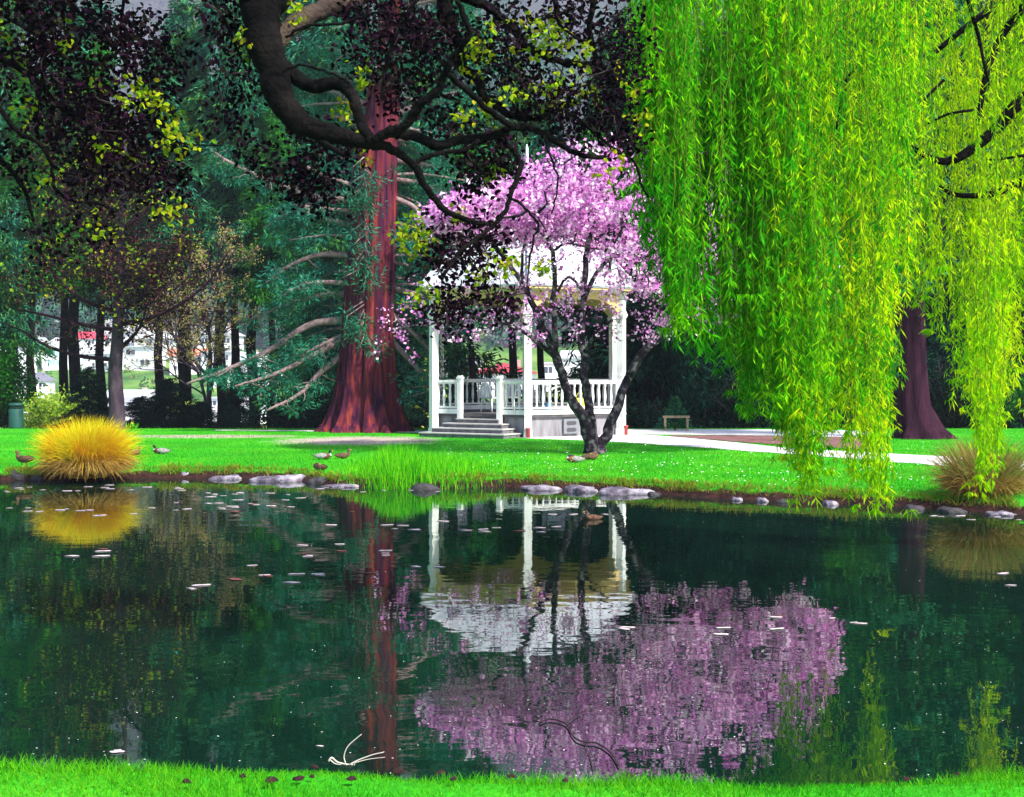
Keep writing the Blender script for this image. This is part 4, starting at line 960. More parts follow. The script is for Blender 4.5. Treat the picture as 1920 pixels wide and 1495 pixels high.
# ------------------------------------------------------------------ near copper-leaved tree: drooping limbs from the upper left
TB = np.array([-5.6, 4.4, .34]); NT = thing('copper_beech', TB, 'near copper leaved tree whose thick dark limbs droop across the top', 'tree')
DN = 10.2
def lim(pts, w0, w1, d0, d1, mat='bark_dark', name='limb'):
    n = len(pts); p = np.array([P(x, y, d0 + (d1 - d0) * i / (n - 1)) for i, (x, y) in enumerate(pts)]); p = smooth(p, 5)
    dd = np.linspace(d0, d1, len(p)); rr = np.linspace(w0, w1, len(p)) / F * dd
    rg = np.random.default_rng(int(pts[0][0] + 7 * pts[0][1] + 999)); rr = rr * (1 + .05 * np.sin(np.arange(len(p)) * .7 + rg.random() * 6)) ; p[1:-1] += rg.normal(size=p[1:-1].shape) * .004
    b = MB(); b.tube(p, rr, 12); b.build(name, M[mat], NT); return p
NW = []
# main trunk outside the picture and the limb that comes over
trunk = smooth(np.array([[-5.6, 4.4, .2], [-5.55, 4.5, 1.4], [-5.3, 4.9, 3.2], [-4.7, 6.0, 5.0], [-3.9, 7.6, 6.2], [-2.9, 9.2, 6.4], P(480, -60, DN), P(487, 0, DN)]), 5)
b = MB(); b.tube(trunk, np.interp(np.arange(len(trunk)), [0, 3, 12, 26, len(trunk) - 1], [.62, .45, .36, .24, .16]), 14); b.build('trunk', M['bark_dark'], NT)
LIMBS = [([(487, -4), (490, 43), (497, 86), (511, 128), (520, 171), (537, 203), (563, 231), (593, 244), (636, 253), (668, 263), (696, 271), (718, 273)], 38, 9, DN, DN - .4),
 ([(716, 271), (742, 284), (776, 312), (793, 343), (818, 377), (849, 402), (874, 413), (915, 420)], 9, 4.5, DN - .4, DN - .2),
 ([(700, 266), (728, 247), (756, 239), (776, 214), (793, 191), (824, 166), (835, 138), (846, 112), (866, 87), (880, 62), (871, 34), (857, 0)], 10, 5, DN - .4, DN - .9),
 ([(730, 248), (751, 250), (784, 259), (821, 273), (857, 264), (897, 259), (931, 253), (961, 239), (990, 239), (1018, 250), (1046, 267), (1074, 284), (1102, 294), (1135, 295)], 11, 4.5, DN - .4, DN + .3),
 ([(838, 138), (869, 163), (902, 194), (931, 219), (961, 237)], 6, 6, DN - .6, DN - .1),
 ([(830, -10), (835, 17), (846, 56), (863, 87), (869, 129), (897, 149), (905, 180), (936, 202), (959, 217), (1004, 221), (1028, 219)], 15, 5, DN + .3, DN + .6),
 ([(860, -8), (917, 14), (942, 37), (967, 59), (984, 84), (1009, 98), (1037, 112), (1071, 118), (1099, 124), (1120, 134)], 10, 5, DN + .2, DN + .5),
 ([(1094, 120), (1127, 124), (1150, 143), (1178, 155), (1200, 141), (1226, 138)], 5, 2.5, DN + .5, DN + .8),
 ([(1115, -6), (1106, 51), (1113, 93), (1125, 141), (1139, 186), (1156, 228), (1196, 282)], 6, 3, DN + .1, DN + .6),
 ([(505, 95), (526, 72), (550, 47), (582, 28), (614, 14), (660, 0), (700, -20)], 17, 19, DN + .1, DN + .9),
 ([(520, 112), (540, 132), (567, 154), (593, 162), (625, 156), (646, 162), (661, 180), (668, 203), (676, 231), (689, 253), (697, 270)], 15, 9, DN, DN - .4),
 ([(588, 246), (608, 270), (642, 289)], 9, 4, DN - .1, DN - .5),
 ([(717, 186), (723, 128), (743, 71), (765, 30), (780, -5)], 4, 5, DN, DN + .2),
 ([(776, 312), (798, 295), (841, 284), (880, 278), (897, 262)], 4.5, 4, DN - .3, DN - .2),
 ([(931, 258), (961, 281), (976, 304), (970, 332), (956, 368), (942, 405), (905, 440), (865, 470), (830, 520)], 6, 3.5, DN, DN - .4),
 ([(1038, 0), (1046, 40), (1080, 70), (1120, 80), (1180, 60)], 3, 2, DN, DN + .3),
 ([(1060, 208), (1100, 235), (1150, 280), (1190, 305), (1205, 350), (1215, 370)], 3.4, 2, DN, DN + .4),
 ([(530, 135), (560, 122), (600, 130), (640, 147), (655, 158)], 3, 2.5, DN - .5, DN - .5),
 ([(535, 70), (580, 47), (640, 45), (668, 35), (720, 20)], 3, 2.5, DN - .4, DN - .4),
 ([(950, 365), (975, 382), (998, 405), (1010, 425), (1000, 450), (992, 500)], 3, 2, DN - .2, DN - .3),
 ([(1020, 255), (1030, 290), (1045, 330), (1042, 370), (1034, 400)], 2.2, 1.5, DN, DN),
 ([(40, -5), (50, 25), (77, 73), (80, 145), (67, 215), (72, 268)], 8, 3.5, DN + .4, DN + .8),
 ([(-10, 105), (67, 150), (110, 200), (174, 234), (214, 250), (284, 247), (334, 267)], 6, 2.5, DN + .2, DN + .6),
 ([(-10, 190), (33, 247), (80, 274), (97, 314), (104, 351), (134, 378), (181, 381), (217, 398)], 5, 2, DN - .2, DN + .3),
 ([(-8, 290), (27, 328), (47, 361), (63, 415)], 6, 3, DN, DN + .2),
 ([(232, -5), (227, 67), (240, 150)], 3, 2, DN + .6, DN + .9),
 ([(124, -5), (167, 43), (234, 110), (254, 144), (262, 210)], 4.5, 2.5, DN + .5, DN + .9),
 ([(-10, 20), (60, 60), (130, 90), (200, 180)], 4, 2, DN + 1, DN + 1.2),
 ([(400, -5), (430, 60), (470, 150)], 4, 2, DN + .3, DN)]
for k, (pts, w0, w1, d0, d1) in enumerate(LIMBS):
    NW.append(lim(pts, w0, w1, d0, d1, 'bark_moss' if k in (9,) else 'bark_dark'))
# hidden boughs above the frame that carry the left and right sprays
for a_, b_, r_ in (([-3.6, 8.2, 6.3], P(60, -40, DN + .4), .08), ([-3.9, 7.6, 6.2], P(-40, 60, DN + .3), .08), ([-3.0, 9.2, 6.4], P(420, -50, DN + .4), .05), ([-2.6, 9.6, 6.2], P(700, -30, DN + .9), .1), ([-1.0, 10.9, 5.1], P(840, -20, DN + .3), .08), ([-.5, 10.5, 5.0], P(1115, -12, DN + .1), .05)):
    a_ = np.array(a_); u = np.linspace(0, 1, 7)[:, None]; p = a_ * (1 - u) + b_ * u; p[:, 2] += .3 * np.sin(np.pi * u[:, 0]); b = MB(); b.tube(p, np.linspace(r_, r_ * .7, 7), 8); b.build('limb', M['bark_dark'], NT)
rng = np.random.default_rng(88)
ZN = [(60, 50, 80, 70, 26), (170, 60, 90, 80, 30), (255, 110, 85, 65, 24), (90, 170, 95, 65, 26), (200, 190, 100, 55, 28), (300, 100, 40, 60, 9), (250, 255, 80, 55, 26), (130, 260, 75, 45, 15), (50, 300, 60, 55, 10), (280, 330, 60, 60, 16), (170, 330, 70, 45, 11), (110, 420, 60, 60, 8), (20, 90, 40, 80, 8),
      (440, 45, 40, 55, 13), (455, 160, 40, 40, 7), (600, 275, 60, 28, 14), (560, 330, 70, 25, 12), (600, 352, 60, 20, 9), (420, 225, 25, 25, 4), (500, 300, 40, 20, 4),
      (740, 30, 80, 40, 18), (820, 60, 60, 60, 13), (790, 110, 60, 40, 10), (950, 60, 60, 40, 8), (930, 110, 70, 40, 12), (1000, 170, 90, 40, 13), (1100, 60, 60, 50, 8), (1120, 180, 70, 60, 12), (1180, 90, 30, 70, 7), (860, 230, 50, 40, 7), (930, 300, 60, 30, 9), (1060, 210, 60, 40, 8), (880, 330, 40, 20, 4), (1150, 250, 50, 30, 6), (700, 100, 50, 50, 7), (1060, 30, 60, 30, 5), (760, 170, 40, 40, 5),
      (900, 432, 45, 24, 7), (860, 470, 34, 30, 8), (908, 495, 28, 28, 4), (832, 500, 32, 24, 5), (865, 558, 42, 32, 8), (820, 592, 22, 16, 4), (925, 560, 28, 28, 5), (800, 450, 30, 20, 3)]
tg = np.vstack([ell(n, px, py, rx, ry, DN + .3, .7, rng) for px, py, rx, ry, n in ZN])
S0 = np.vstack([np.repeat(w, 1, 0) for w in NW]); dmin = ((tg[:, None] - S0[None]) ** 2).sum(-1).min(1); tg = tg[np.argsort(dmin)]
mb = MB(); S = attach(mb, S0, tg, .007, .0025, 4, rng, .14, .06)
xt = np.vstack([ell(16, px, py, rx * 1.2, ry * 1.2, DN + .3, .6, rng) for px, py, rx, ry, n in ZN[20:37]]); attach(mb, S, xt, .0055, .002, 4, rng, .2)
mbT = mb; mbL = MB(); leafclump(mbL, tg, 25, .085, .05, .032, rng); leafclump(mbL, xt, 7, .06, .05, .03, rng)
YN = [(20, 80, 25, 50, 10), (140, 70, 30, 20, 4), (50, 215, 30, 20, 4), (250, 180, 60, 30, 8), (300, 200, 40, 15, 10), (330, 250, 40, 15, 6), (230, 290, 40, 15, 4), (90, 320, 20, 15, 4), (220, 430, 40, 20, 4), (340, 390, 40, 15, 5), (60, 460, 30, 20, 3), (250, 270, 60, 20, 5), (340, 290, 20, 20, 4), (465, 85, 15, 15, 3),
      (555, 25, 10, 10, 2), (690, 155, 14, 10, 3), (650, 205, 12, 10, 3), (670, 285, 12, 14, 4), (790, 410, 25, 30, 6), (760, 455, 20, 25, 7), (790, 470, 15, 30, 5), (780, 560, 20, 12, 5), (1030, 60, 30, 30, 14), (1000, 75, 40, 30, 9), (930, 90, 40, 25, 7), (890, 115, 25, 20, 7), (1000, 185, 30, 15, 5), (1050, 180, 20, 20, 5), (1090, 190, 40, 20, 6), (960, 200, 40, 20, 5), (1080, 110, 40, 30, 5), (1150, 160, 40, 20, 5), (870, 230, 30, 20, 3), (920, 310, 15, 12, 3), (1200, 240, 15, 15, 3), (1150, 310, 12, 10, 2), (870, 400, 14, 8, 2), (950, 490, 14, 8, 3), (1020, 510, 20, 12, 2), (930, 500, 20, 10, 3), (900, 520, 20, 12, 2)]
ty = np.vstack([ell(max(2, int(n * .6)), px, py, rx * 1.5, ry * 1.5, DN + .15, .4, rng) for px, py, rx, ry, n in YN])
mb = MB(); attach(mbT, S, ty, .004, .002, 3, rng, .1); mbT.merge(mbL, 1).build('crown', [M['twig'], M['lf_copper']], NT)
mb = MB(); leafclump(mb, ty, 13, .038, .05, .034, rng); mb.build('young_leaves', M['lf_young'], NT)

# ------------------------------------------------------------------ willow
WBs = np.array([9.2, 21.4, GZ]); WBs = np.array([11.2, 14.5, GZ]); WT = thing('willow', WBs, 'weeping willow with a bright green hanging curtain over the pond', 'tree')
wt = smooth(np.array([[11.2, 14.5, 0], [11.1, 14.45, 1.2], [10.7, 14.4, 2.8], [10.0, 14.3, 4.4], [9.0, 14.0, 6.0], [7.6, 13.6, 7.4]]), 5)
mb = MB(); mb.tube(wt, np.interp(np.arange(len(wt)), [0, 3, len(wt) - 1], [.62, .45, .2]), 14); mb.build('trunk', M['bark_dark'], WT)
WS = [wt[8:]]
for pts, r0, r1 in (([wt[-1], [5.8, 13.0, 8.0], [3.6, 12.2, 7.6], [1.9, 11.6, 6.4]], .18, .05), ([wt[-4], [6.4, 15.2, 7.2], [4.6, 16.2, 7.4], [3.0, 16.4, 6.6]], .16, .05), ([wt[-2], [6.6, 11.9, 7.6], [4.6, 11.2, 7.2], [2.9, 10.9, 6.2]], .13, .04), ([wt[12], [7.6, 17, 6.6], [6.0, 18.2, 7.0]], .13, .05)):
    p = smooth(np.array(pts, float), 6); mb = MB(); mb.tube(p, np.linspace(r0, r1, len(p)), 9); mb.build('limb', M['bark_dark'], WT); WS.append(p)
def wl(pts, w0, w1, d):
    p = smooth(np.array([P(x, y, d) for x, y in pts]), 5); mb = MB(); mb.tube(p, np.linspace(w0, w1, len(p)) / F * d, 8); mb.build('limb', M['bark_dark'], WT); WS.append(p)
wl([(2300, -60), (2080, 70), (1920, 186), (1870, 240), (1815, 285), (1775, 303), (1735, 292), (1690, 262)], 16, 4, 13.2)
wl([(2200, 200), (2020, 300), (1920, 340), (1860, 364), (1795, 366), (1760, 350)], 11, 3, 13.4)
wl([(2100, -100), (1960, -20), (1890, 50), (1852, 130), (1836, 215), (1832, 235)], 10, 3.5, 13.0)
wl([(1800, -50), (1835, 70), (1845, 120), (1858, 168)], 4, 2, 12.9)
wl([(1836, 205), (1780, 214), (1740, 232)], 3, 2, 13.0)
wl([(1860, 15), (1800, 60), (1740, 110)], 7, 4, 13.6)
wl([(1930, 290), (1880, 298), (1850, 300)], 3, 2, 13.0)
wl([(1640, 70), (1590, 145), (1548, 172)], 3, 2, 12.2)
wl([(1590, 145), (1570, 230), (1566, 350)], 2.4, 1.5, 12.2)
wl([(1770, 150), (1700, 215), (1620, 250)], 3, 2, 12.6)
rng = np.random.default_rng(99)
def curtain(n, px_f, top_f, bot_f, d_f, spacing, Ls, W, rng, mbS, mbL, prob_cut=0.0):
    px = px_f(n); d = d_f(px, n); yb = bot_f(px); yt = np.minimum(top_f(px, n), yb - 40)
    zt = CH - (yt - HY) / F * d; zb = CH - (yb - HY) / F * d; x = (px - CX) / F * d
    both = mbL if isinstance(mbL, tuple) else None
    for i in range(n):
        L = zt[i] - zb[i]
        if L < .2: continue
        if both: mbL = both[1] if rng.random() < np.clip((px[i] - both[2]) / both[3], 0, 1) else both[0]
        k = max(5, int(L / .25)); u = np.linspace(0, 1, k)
        a = rng.uniform(0, 6.28); am = rng.uniform(.04, .3) * min(1, L / 2); w_ = rng.uniform(2, 6); w2 = rng.uniform(0, 6.28)
        cx = x[i] + am * np.cos(a) * (u ** .6 - 1) + .03 * np.sin(u * L * w_ + w2); cy = d[i] + am * np.sin(a) * (u ** .6 - 1) + .03 * np.cos(u * L * w_ * .8 + w2); cz = zt[i] - L * u
        p = np.c_[cx, cy, cz]
        mbS.tube(p, np.linspace(.004, .0015, k), 3)
        lines = [(p, L)]
        for _ in range(rng.poisson(L * .9)):       # short side sprays
            j = rng.integers(0, k); l2 = rng.uniform(.25, .7); v = np.linspace(0, 1, 5); b2 = rng.uniform(0, 6.28); o2 = rng.uniform(.08, .24)
            q = p[j] + np.c_[np.cos(b2) * o2 * v ** .5, np.sin(b2) * o2 * v ** .5, -l2 * v]
            q[:, 2] = np.maximum(q[:, 2], zb[i]); lines.append((q, l2))
        ph = rng.uniform(0, 6.28); fr = rng.uniform(3, 7)
        for q_, l_ in lines:
            m = int(l_ / spacing); t = np.sort(rng.random(m)); kk = np.linspace(0, 1, len(q_))
            t = t[rng.random(m) < .72 + .5 * np.sin(t * l_ * fr + ph)]; m = len(t)
            if m == 0: continue
            q = np.c_[np.interp(t, kk, q_[:, 0]), np.interp(t, kk, q_[:, 1]), np.interp(t, kk, q_[:, 2])]
            an = rng.uniform(0, 6.28, m); o = rng.uniform(.2, 1.5, m) ** 1.2
            cards(mbL, q, np.c_[np.cos(an) * o, np.sin(an) * o, -np.ones(m)], Ls * (.5 + .75 * rng.random(m)), W * (.7 + .6 * rng.random(m)), rng=rng)
EX = [1190, 1200, 1215, 1240, 1255, 1275, 1300, 1335, 1370, 1400, 1440, 1475, 1500, 1520, 1540, 1562, 1590, 1610, 1630, 1645, 1662, 1680, 1700, 1740, 1790, 1830, 1850, 1875, 1900, 1960]
EY = [150, 260, 380, 520, 600, 650, 680, 710, 720, 790, 780, 850, 880, 930, 880, 810, 830, 880, 930, 940, 840, 620, 560, 610, 720, 800, 900, 800, 720, 700]
def bot_front(px): return np.interp(px, EX, EY) - np.abs(rng.normal(size=len(px))) * np.where(px > 1460, 150, 110) * 1.0 - (rng.random(len(px)) < .35) * rng.uniform(0, 380, len(px))
mbS, mbL, mbL2 = MB(), MB(), MB()
# big near curtain on the left: strands gather in bundles
bcx = 1200 + 560 * rng.beta(1.0, 1.7, 30); bcd = rng.uniform(-.9, 1.1, 30); bct = np.where(rng.random(30) < .5, -120, rng.uniform(-60, 420, 30))
bid = {}
def px1(n):
    k = rng.integers(0, 30, n); bid['k'] = k
    return np.where(rng.random(n) < .22, 1194 + 560 * rng.beta(1.0, 2.3, n), bcx[k] + rng.normal(size=n) * 15)
curtain(660, px1, lambda px, n: np.where(rng.random(n) < .4, -100.0, bct[bid['k']] + rng.uniform(-60, 260, n)), lambda px: bot_front(px) - 45 * np.sin(bid['k'] * 2.1) ** 2, lambda px, n: 11.6 + bcd[bid['k']] + rng.normal(size=n) * .22 + (px - 1400) / 900, .018, .092, .013, rng, mbS, (mbL, mbL2, 1400, 480))
# loose left edge sprays
curtain(60, lambda n: rng.normal(1212, 12, n), lambda px, n: rng.uniform(-90, 380, n), lambda px: rng.uniform(60, 470, len(px)), lambda px, n: 11.3 + rng.uniform(-.5, .5, n), .021, .105, .014, rng, mbS, mbL)
curtain(110, lambda n: rng.normal(1262, 24, n), lambda px, n: rng.uniform(-90, 420, n), lambda px: np.interp(px, EX, EY) - rng.uniform(0, 160, len(px)), lambda px, n: 11.3 + rng.uniform(-.5, .5, n), .021, .105, .014, rng, mbS, mbL)
bcx2 = 1300 + 690 * rng.beta(1.4, 1.0, 34); bcd2 = rng.uniform(-1.2, 2.4, 34); bct2 = np.where(rng.random(34) < .45, -120, rng.uniform(-60, 480, 34))
def px2(n):
    k = rng.integers(0, 34, n); bid['k'] = k
    return np.where(rng.random(n) < .25, 1300 + 690 * rng.random(n), bcx2[k] + rng.normal(size=n) * 14)
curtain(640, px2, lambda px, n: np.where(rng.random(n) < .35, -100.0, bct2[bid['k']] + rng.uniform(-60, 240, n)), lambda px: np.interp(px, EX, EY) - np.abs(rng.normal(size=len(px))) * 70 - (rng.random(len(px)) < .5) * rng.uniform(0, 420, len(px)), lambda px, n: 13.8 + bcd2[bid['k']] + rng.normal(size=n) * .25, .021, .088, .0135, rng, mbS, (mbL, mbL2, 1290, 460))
# the few longest strands that reach down to the water
for c, yb_ in ((1520, 955), (1530, 935), (1505, 900), (1640, 975), (1652, 968), (1628, 955), (1600, 905), (1832, 905), (1848, 935), (1868, 890), (1480, 872)):
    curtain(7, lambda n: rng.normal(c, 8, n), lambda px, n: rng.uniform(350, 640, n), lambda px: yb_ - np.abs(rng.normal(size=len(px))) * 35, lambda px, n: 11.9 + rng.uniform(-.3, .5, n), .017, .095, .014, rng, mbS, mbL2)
mbL.build('foliage', M['lf_willow'], WT); mbL2.build('painted_sunlit_foliage', M['lf_willow_y'], WT)
mbS.build('strands', M['strand'], WT)

# ------------------------------------------------------------------ tussocks and bank plants
def tussock(name, base, n, L, r, mat, skirt, label, seed, sag, cat, up=1.0, lean=0.0, spread=.46):
    rng = np.random.default_rng(seed); base = np.array(base, float); t = thing(name, base, label, cat)
    a = rng.uniform(0, 6.28, n); rr = r * np.sqrt(rng.random(n)); p = np.c_[base[0] + rr * np.cos(a), base[1] + rr * np.sin(a), np.full(n, base[2] - .02)]
    out = (rr / r) * spread + rng.normal(size=n) * np.where(rng.random(n) < .2, .38, .14)
    d = np.c_[np.cos(a) * out + rng.normal(size=n) * .12 + lean, np.sin(a) * out + rng.normal(size=n) * .12, np.full(n, up)]
    mb = MB(); ribbons(mb, p, d, L * rng.uniform(.75, 1.12, n), sag * rng.uniform(.5, 1.5, n), .016, 7, rng=rng); mb.build('blades', M[mat], t)
    k = n // 2; a = rng.uniform(0, 6.28, k); rr = r * (.7 + .35 * rng.random(k)); p = np.c_[base[0] + rr * np.cos(a), base[1] + rr * np.sin(a), np.full(k, base[2] + .0)]
    d = np.c_[np.cos(a) * .75, np.sin(a) * .75, np.full(k, .8)] + rng.normal(size=(k, 3)) * .15
    mb = MB(); ribbons(mb, p, d, L * rng.uniform(.45, .85, k), sag * 1.6, .016, 6, rng=rng); mb.build('dry_skirt', M[skirt], t)
    return t
tb = G(157, 894, .1); tussock('golden_tussock', tb + [0, .2, 0], 5200, 1.12, .36, 'gold', 'straw', 'large golden yellow grass tussock on the far bank', 1, .42, 'tussock')
tb = G(1862, 938, .15); tussock('sedge_clump', tb + [0, .45, 0], 1800, 1.0, .32, 'sedge', 'straw', 'red brown sedge clump on the bank at the right', 2, .34, 'sedge', .95)
# tall grass on the bank
rng = np.random.default_rng(14); n = 5200; px = np.concatenate([rng.normal(735, 45, n // 2), rng.normal(830, 60, n - n // 2)]); py = rng.uniform(872, 905, n)
keep = (px > 630) & (px < 950); px, py = px[keep], py[keep]; n = len(px)
gp = np.array([G(a, b) for a, b in zip(px, py)]); gp[:, 2] = land(gp[:, 0], gp[:, 1]) - .01
hh = .8 * (.24 + .4 * np.exp(-((px - 745) / 50) ** 2) + .12 * np.exp(-((px - 840) / 60) ** 2)) * rng.uniform(.5, 1.15, n)
mb = MB(); ribbons(mb, gp, np.c_[rng.normal(size=(n, 2)) * .22, np.ones(n)], hh, .14, .016, 4, rng=rng)
tag(mb.build('tall_grass', M['reed']), 'tall bright green grass growing along the far bank', 'grass', kind='stuff')
# ragged tufts hanging over the bank edge
rng = np.random.default_rng(15); n = 15000; t_ = rng.random(n); seg = pond[:16]; cum = np.r_[0, np.cumsum(np.linalg.norm(np.diff(seg, axis=0), axis=1))]; cum /= cum[-1]
clus = np.clip(np.sin(t_ * 90) + np.sin(t_ * 37 + 1) + np.sin(t_ * 211) * .7, -1, 2); keep = rng.random(n) < (.3 + .35 * np.clip(clus, 0, 2)); t_ = t_[keep]; n = len(t_)
bx = np.interp(t_, cum, seg[:, 0]); by = np.interp(t_, cum, seg[:, 1]) + rng.uniform(.08, .55, n); bz = land(bx, by)
ok = bz > .06; bx, by, bz = bx[ok], by[ok], bz[ok]; n = len(bx)
mb = MB(); ribbons(mb, np.c_[bx, by, bz - .01], np.c_[rng.normal(size=n) * .4, -.5 + rng.normal(size=n) * .4, np.full(n, .9)], rng.uniform(.06, .2, n), .6, .016, 4, rng=rng)
tag(mb.build('bank_grass', M['tuft']), 'ragged yellow green grass hanging over the bank edge', 'grass', kind='stuff')
# lawn blades
rng = np.random.default_rng(16); n = 150000; d = 1 / (1 / 46 + (1 / 22 - 1 / 46) * rng.random(n)); x = rng.uniform(-.39, .39, n) * d; z = land(x, d)
ok = (sdf(x, d) > .25) & ~inpoly(x, d, polyA) & ~inpoly(x, d, polyB) & ~inpoly(x, d, polyC) & (np.hypot(x - BX, d - BY) > 3.2) & (np.hypot((x + 4.1) / 2.4, (d - 38) / 2.4) + .5 * rng.normal(size=n) * .6 > .9) & (d < 45.5)
x, d, z = x[ok], d[ok], z[ok]; n = len(x)
mb = MB(); ribbons(mb, np.c_[x, d, z - .005], np.c_[rng.normal(size=(n, 2)) * .5, np.ones(n)], rng.uniform(.03, .075, n), .3, .012, 2, rng=rng)
n2 = 70000; x = rng.uniform(-4, 4, n2); y = rng.uniform(5.2, 7.3, n2); z = land(x, y); ok = z > .1; x, y, z = x[ok], y[ok], z[ok]; n2 = len(x)
ribbons(mb, np.c_[x, y, z - .005], np.c_[rng.normal(size=(n2, 2)) * .5, np.ones(n2)], rng.uniform(.03, .085, n2) * (.8 + .4 * np.sin(x * 3 + y * 5)), .45, .0045, 4, rng=rng)
tag(mb.build('lawn_grass', M['blade']), 'short bright green mown grass on both banks', 'grass', kind='stuff')
# daisies / fallen petals on the lawn
n = 900; px = rng.uniform(830, 1760, n); py = 832 + 95 * rng.random(n); gp = np.array([G(a, b) for a, b in zip(px, py)])
ok = (sdf(gp[:, 0], gp[:, 1]) > .35) & ~inpoly(gp[:, 0], gp[:, 1], polyA); gp = gp[ok]; gp[:, 2] = land(gp[:, 0], gp[:, 1]) + .06
mb = MB(); cards(mb, gp, np.c_[rng.normal(size=(len(gp), 2)), rng.normal(size=len(gp)) * .15], .035, .03, b=np.repeat([[0., 0, 1]], len(gp), 0) + rng.normal(size=(len(gp), 3)) * .2, rng=rng)
tag(mb.build('fallen_petals', M['daisy']), 'tiny white petals and daisies scattered on the lawn', 'petals', kind='stuff')

# ------------------------------------------------------------------ rocks along the bank
def rock(px, py, w, h, dpt, mat, label, seed, name='rock', group='stones along the far bank', zb=None):
    rng = np.random.default_rng(seed); g = G(px, py, 0.02); d = g[1]; W = w / F * d; H = h / F * d
    t = thing(name, (g[0], g[1] + dpt * .4, 0), label, 'rock', group)
    k, n = 30, 13; ph = rng.random(12) * 6.28; H *= .62
    th = np.arange(k) / k * 2 * np.pi; fi = np.linspace(-.5, 1, n) * np.pi / 2; V = []
    for f in fi:
        c, sn = np.cos(f), np.sin(f); e = .55
        x = np.sign(np.cos(th)) * np.abs(np.cos(th)) ** .8 * c ** e; y = np.sign(np.sin(th)) * np.abs(np.sin(th)) ** .8 * c ** e; z = np.sign(sn) * np.abs(sn) ** .6 * np.ones(k)
        w_ = 1 + .14 * np.sin(2 * th + ph[0]) + .1 * np.sin(3 * th + ph[1] + f) + .06 * np.sin(5 * th + ph[2] - 2 * f) + .05 * np.sin(8 * th + ph[3] + 3 * f) + rng.normal(size=k) * .018
        z = z * (1 + .22 * np.sin(2.3 * x + ph[4]) + .14 * np.sin(5 * x - 3 * y + ph[5])) + rng.normal(size=k) * .04 * (c > .05)
        V.append(np.c_[g[0] + W / 2 * x * w_, g[1] + dpt * .4 + dpt / 2 * y * w_, H * z])
    mb = MB(); i, j = np.meshgrid(np.arange(n - 1), np.arange(k), indexing='ij')
    mb.add(np.vstack(V), np.stack([i*k+j, i*k+(j+1) % k, (i+1)*k+(j+1) % k, (i+1)*k+j], -1).reshape(-1, 4), 0, True)
    o = mb.build('stone', M[mat], t)
for k, (px, py, w, h, dp, mt, lb) in enumerate([
    (30, 899, 36, 24, .4, 'rock_dark', 'round black boulder at the water under the brown duck'), (4, 897, 26, 18, .35, 'rock_dark', 'small black stone cut off by the left picture edge'),
    (66, 899, 24, 11, .3, 'rock_dark', 'small dark stone between boulder and golden tussock'), (278, 893, 58, 8, .5, 'rock_pale', 'low pale stone just right of the golden tussock'),
    (343, 894, 30, 17, .35, 'rock_pale', 'rounded pale stone right of the low one by the tussock'), (381, 892, 28, 12, .35, 'rock_pale', 'pale stone with a white top beside the rounded one'),
    (420, 898, 60, 11, .5, 'rock_pale', 'long lilac stone left of the big white slab'), (452, 894, 30, 10, .4, 'rock_pale', 'small pale stone touching the big slab'),
    (520, 902, 102, 16, .6, 'rock_pale', 'big flat white topped slab at the water edge'), (596, 906, 40, 16, .5, 'rock_dark', 'dark stone right of the big white slab'), (640, 912, 80, 7, .4, 'rock_pale', 'thin pale stone below the tall grass left end'),
    (795, 918, 50, 16, .4, 'rock_dark', 'dark stone under the tall grass'), (1012, 918, 76, 11, .5, 'rock_pale', 'pale pointed flat stone below the bandstand'), (1092, 921, 66, 14, .5, 'rock_pale', 'lumpy lilac stone below the blossom tree'),
    (1180, 926, 100, 16, .5, 'rock_pale', 'long lilac stone right of the lumpy one'), (1228, 927, 26, 8, .3, 'rock_dark', 'small dark stone at the end of the long lilac one'),
    (1385, 937, 22, 9, .3, 'rock_pale', 'small pale stone on the earth bank left of the willow tips'), (1432, 939, 24, 9, .3, 'rock_pale', 'small pale stone left of the longest willow strand'), (1470, 941, 22, 8, .3, 'rock_dark', 'small dark stone left of the longest willow strand'),
    (1560, 945, 28, 9, .3, 'rock_pale', 'small pale stone between the two long willow strands'), (1720, 955, 40, 11, .4, 'rock_dark', 'dark stone left of the brown sedge'), (1790, 960, 46, 12, .4, 'rock_dark', 'dark stone below the brown sedge'), (1880, 965, 40, 10, .4, 'rock_pale', 'pale stone below the sedge at the right edge')]):
    rock(px, py, w, h, dp, mt, lb, 200 + k)

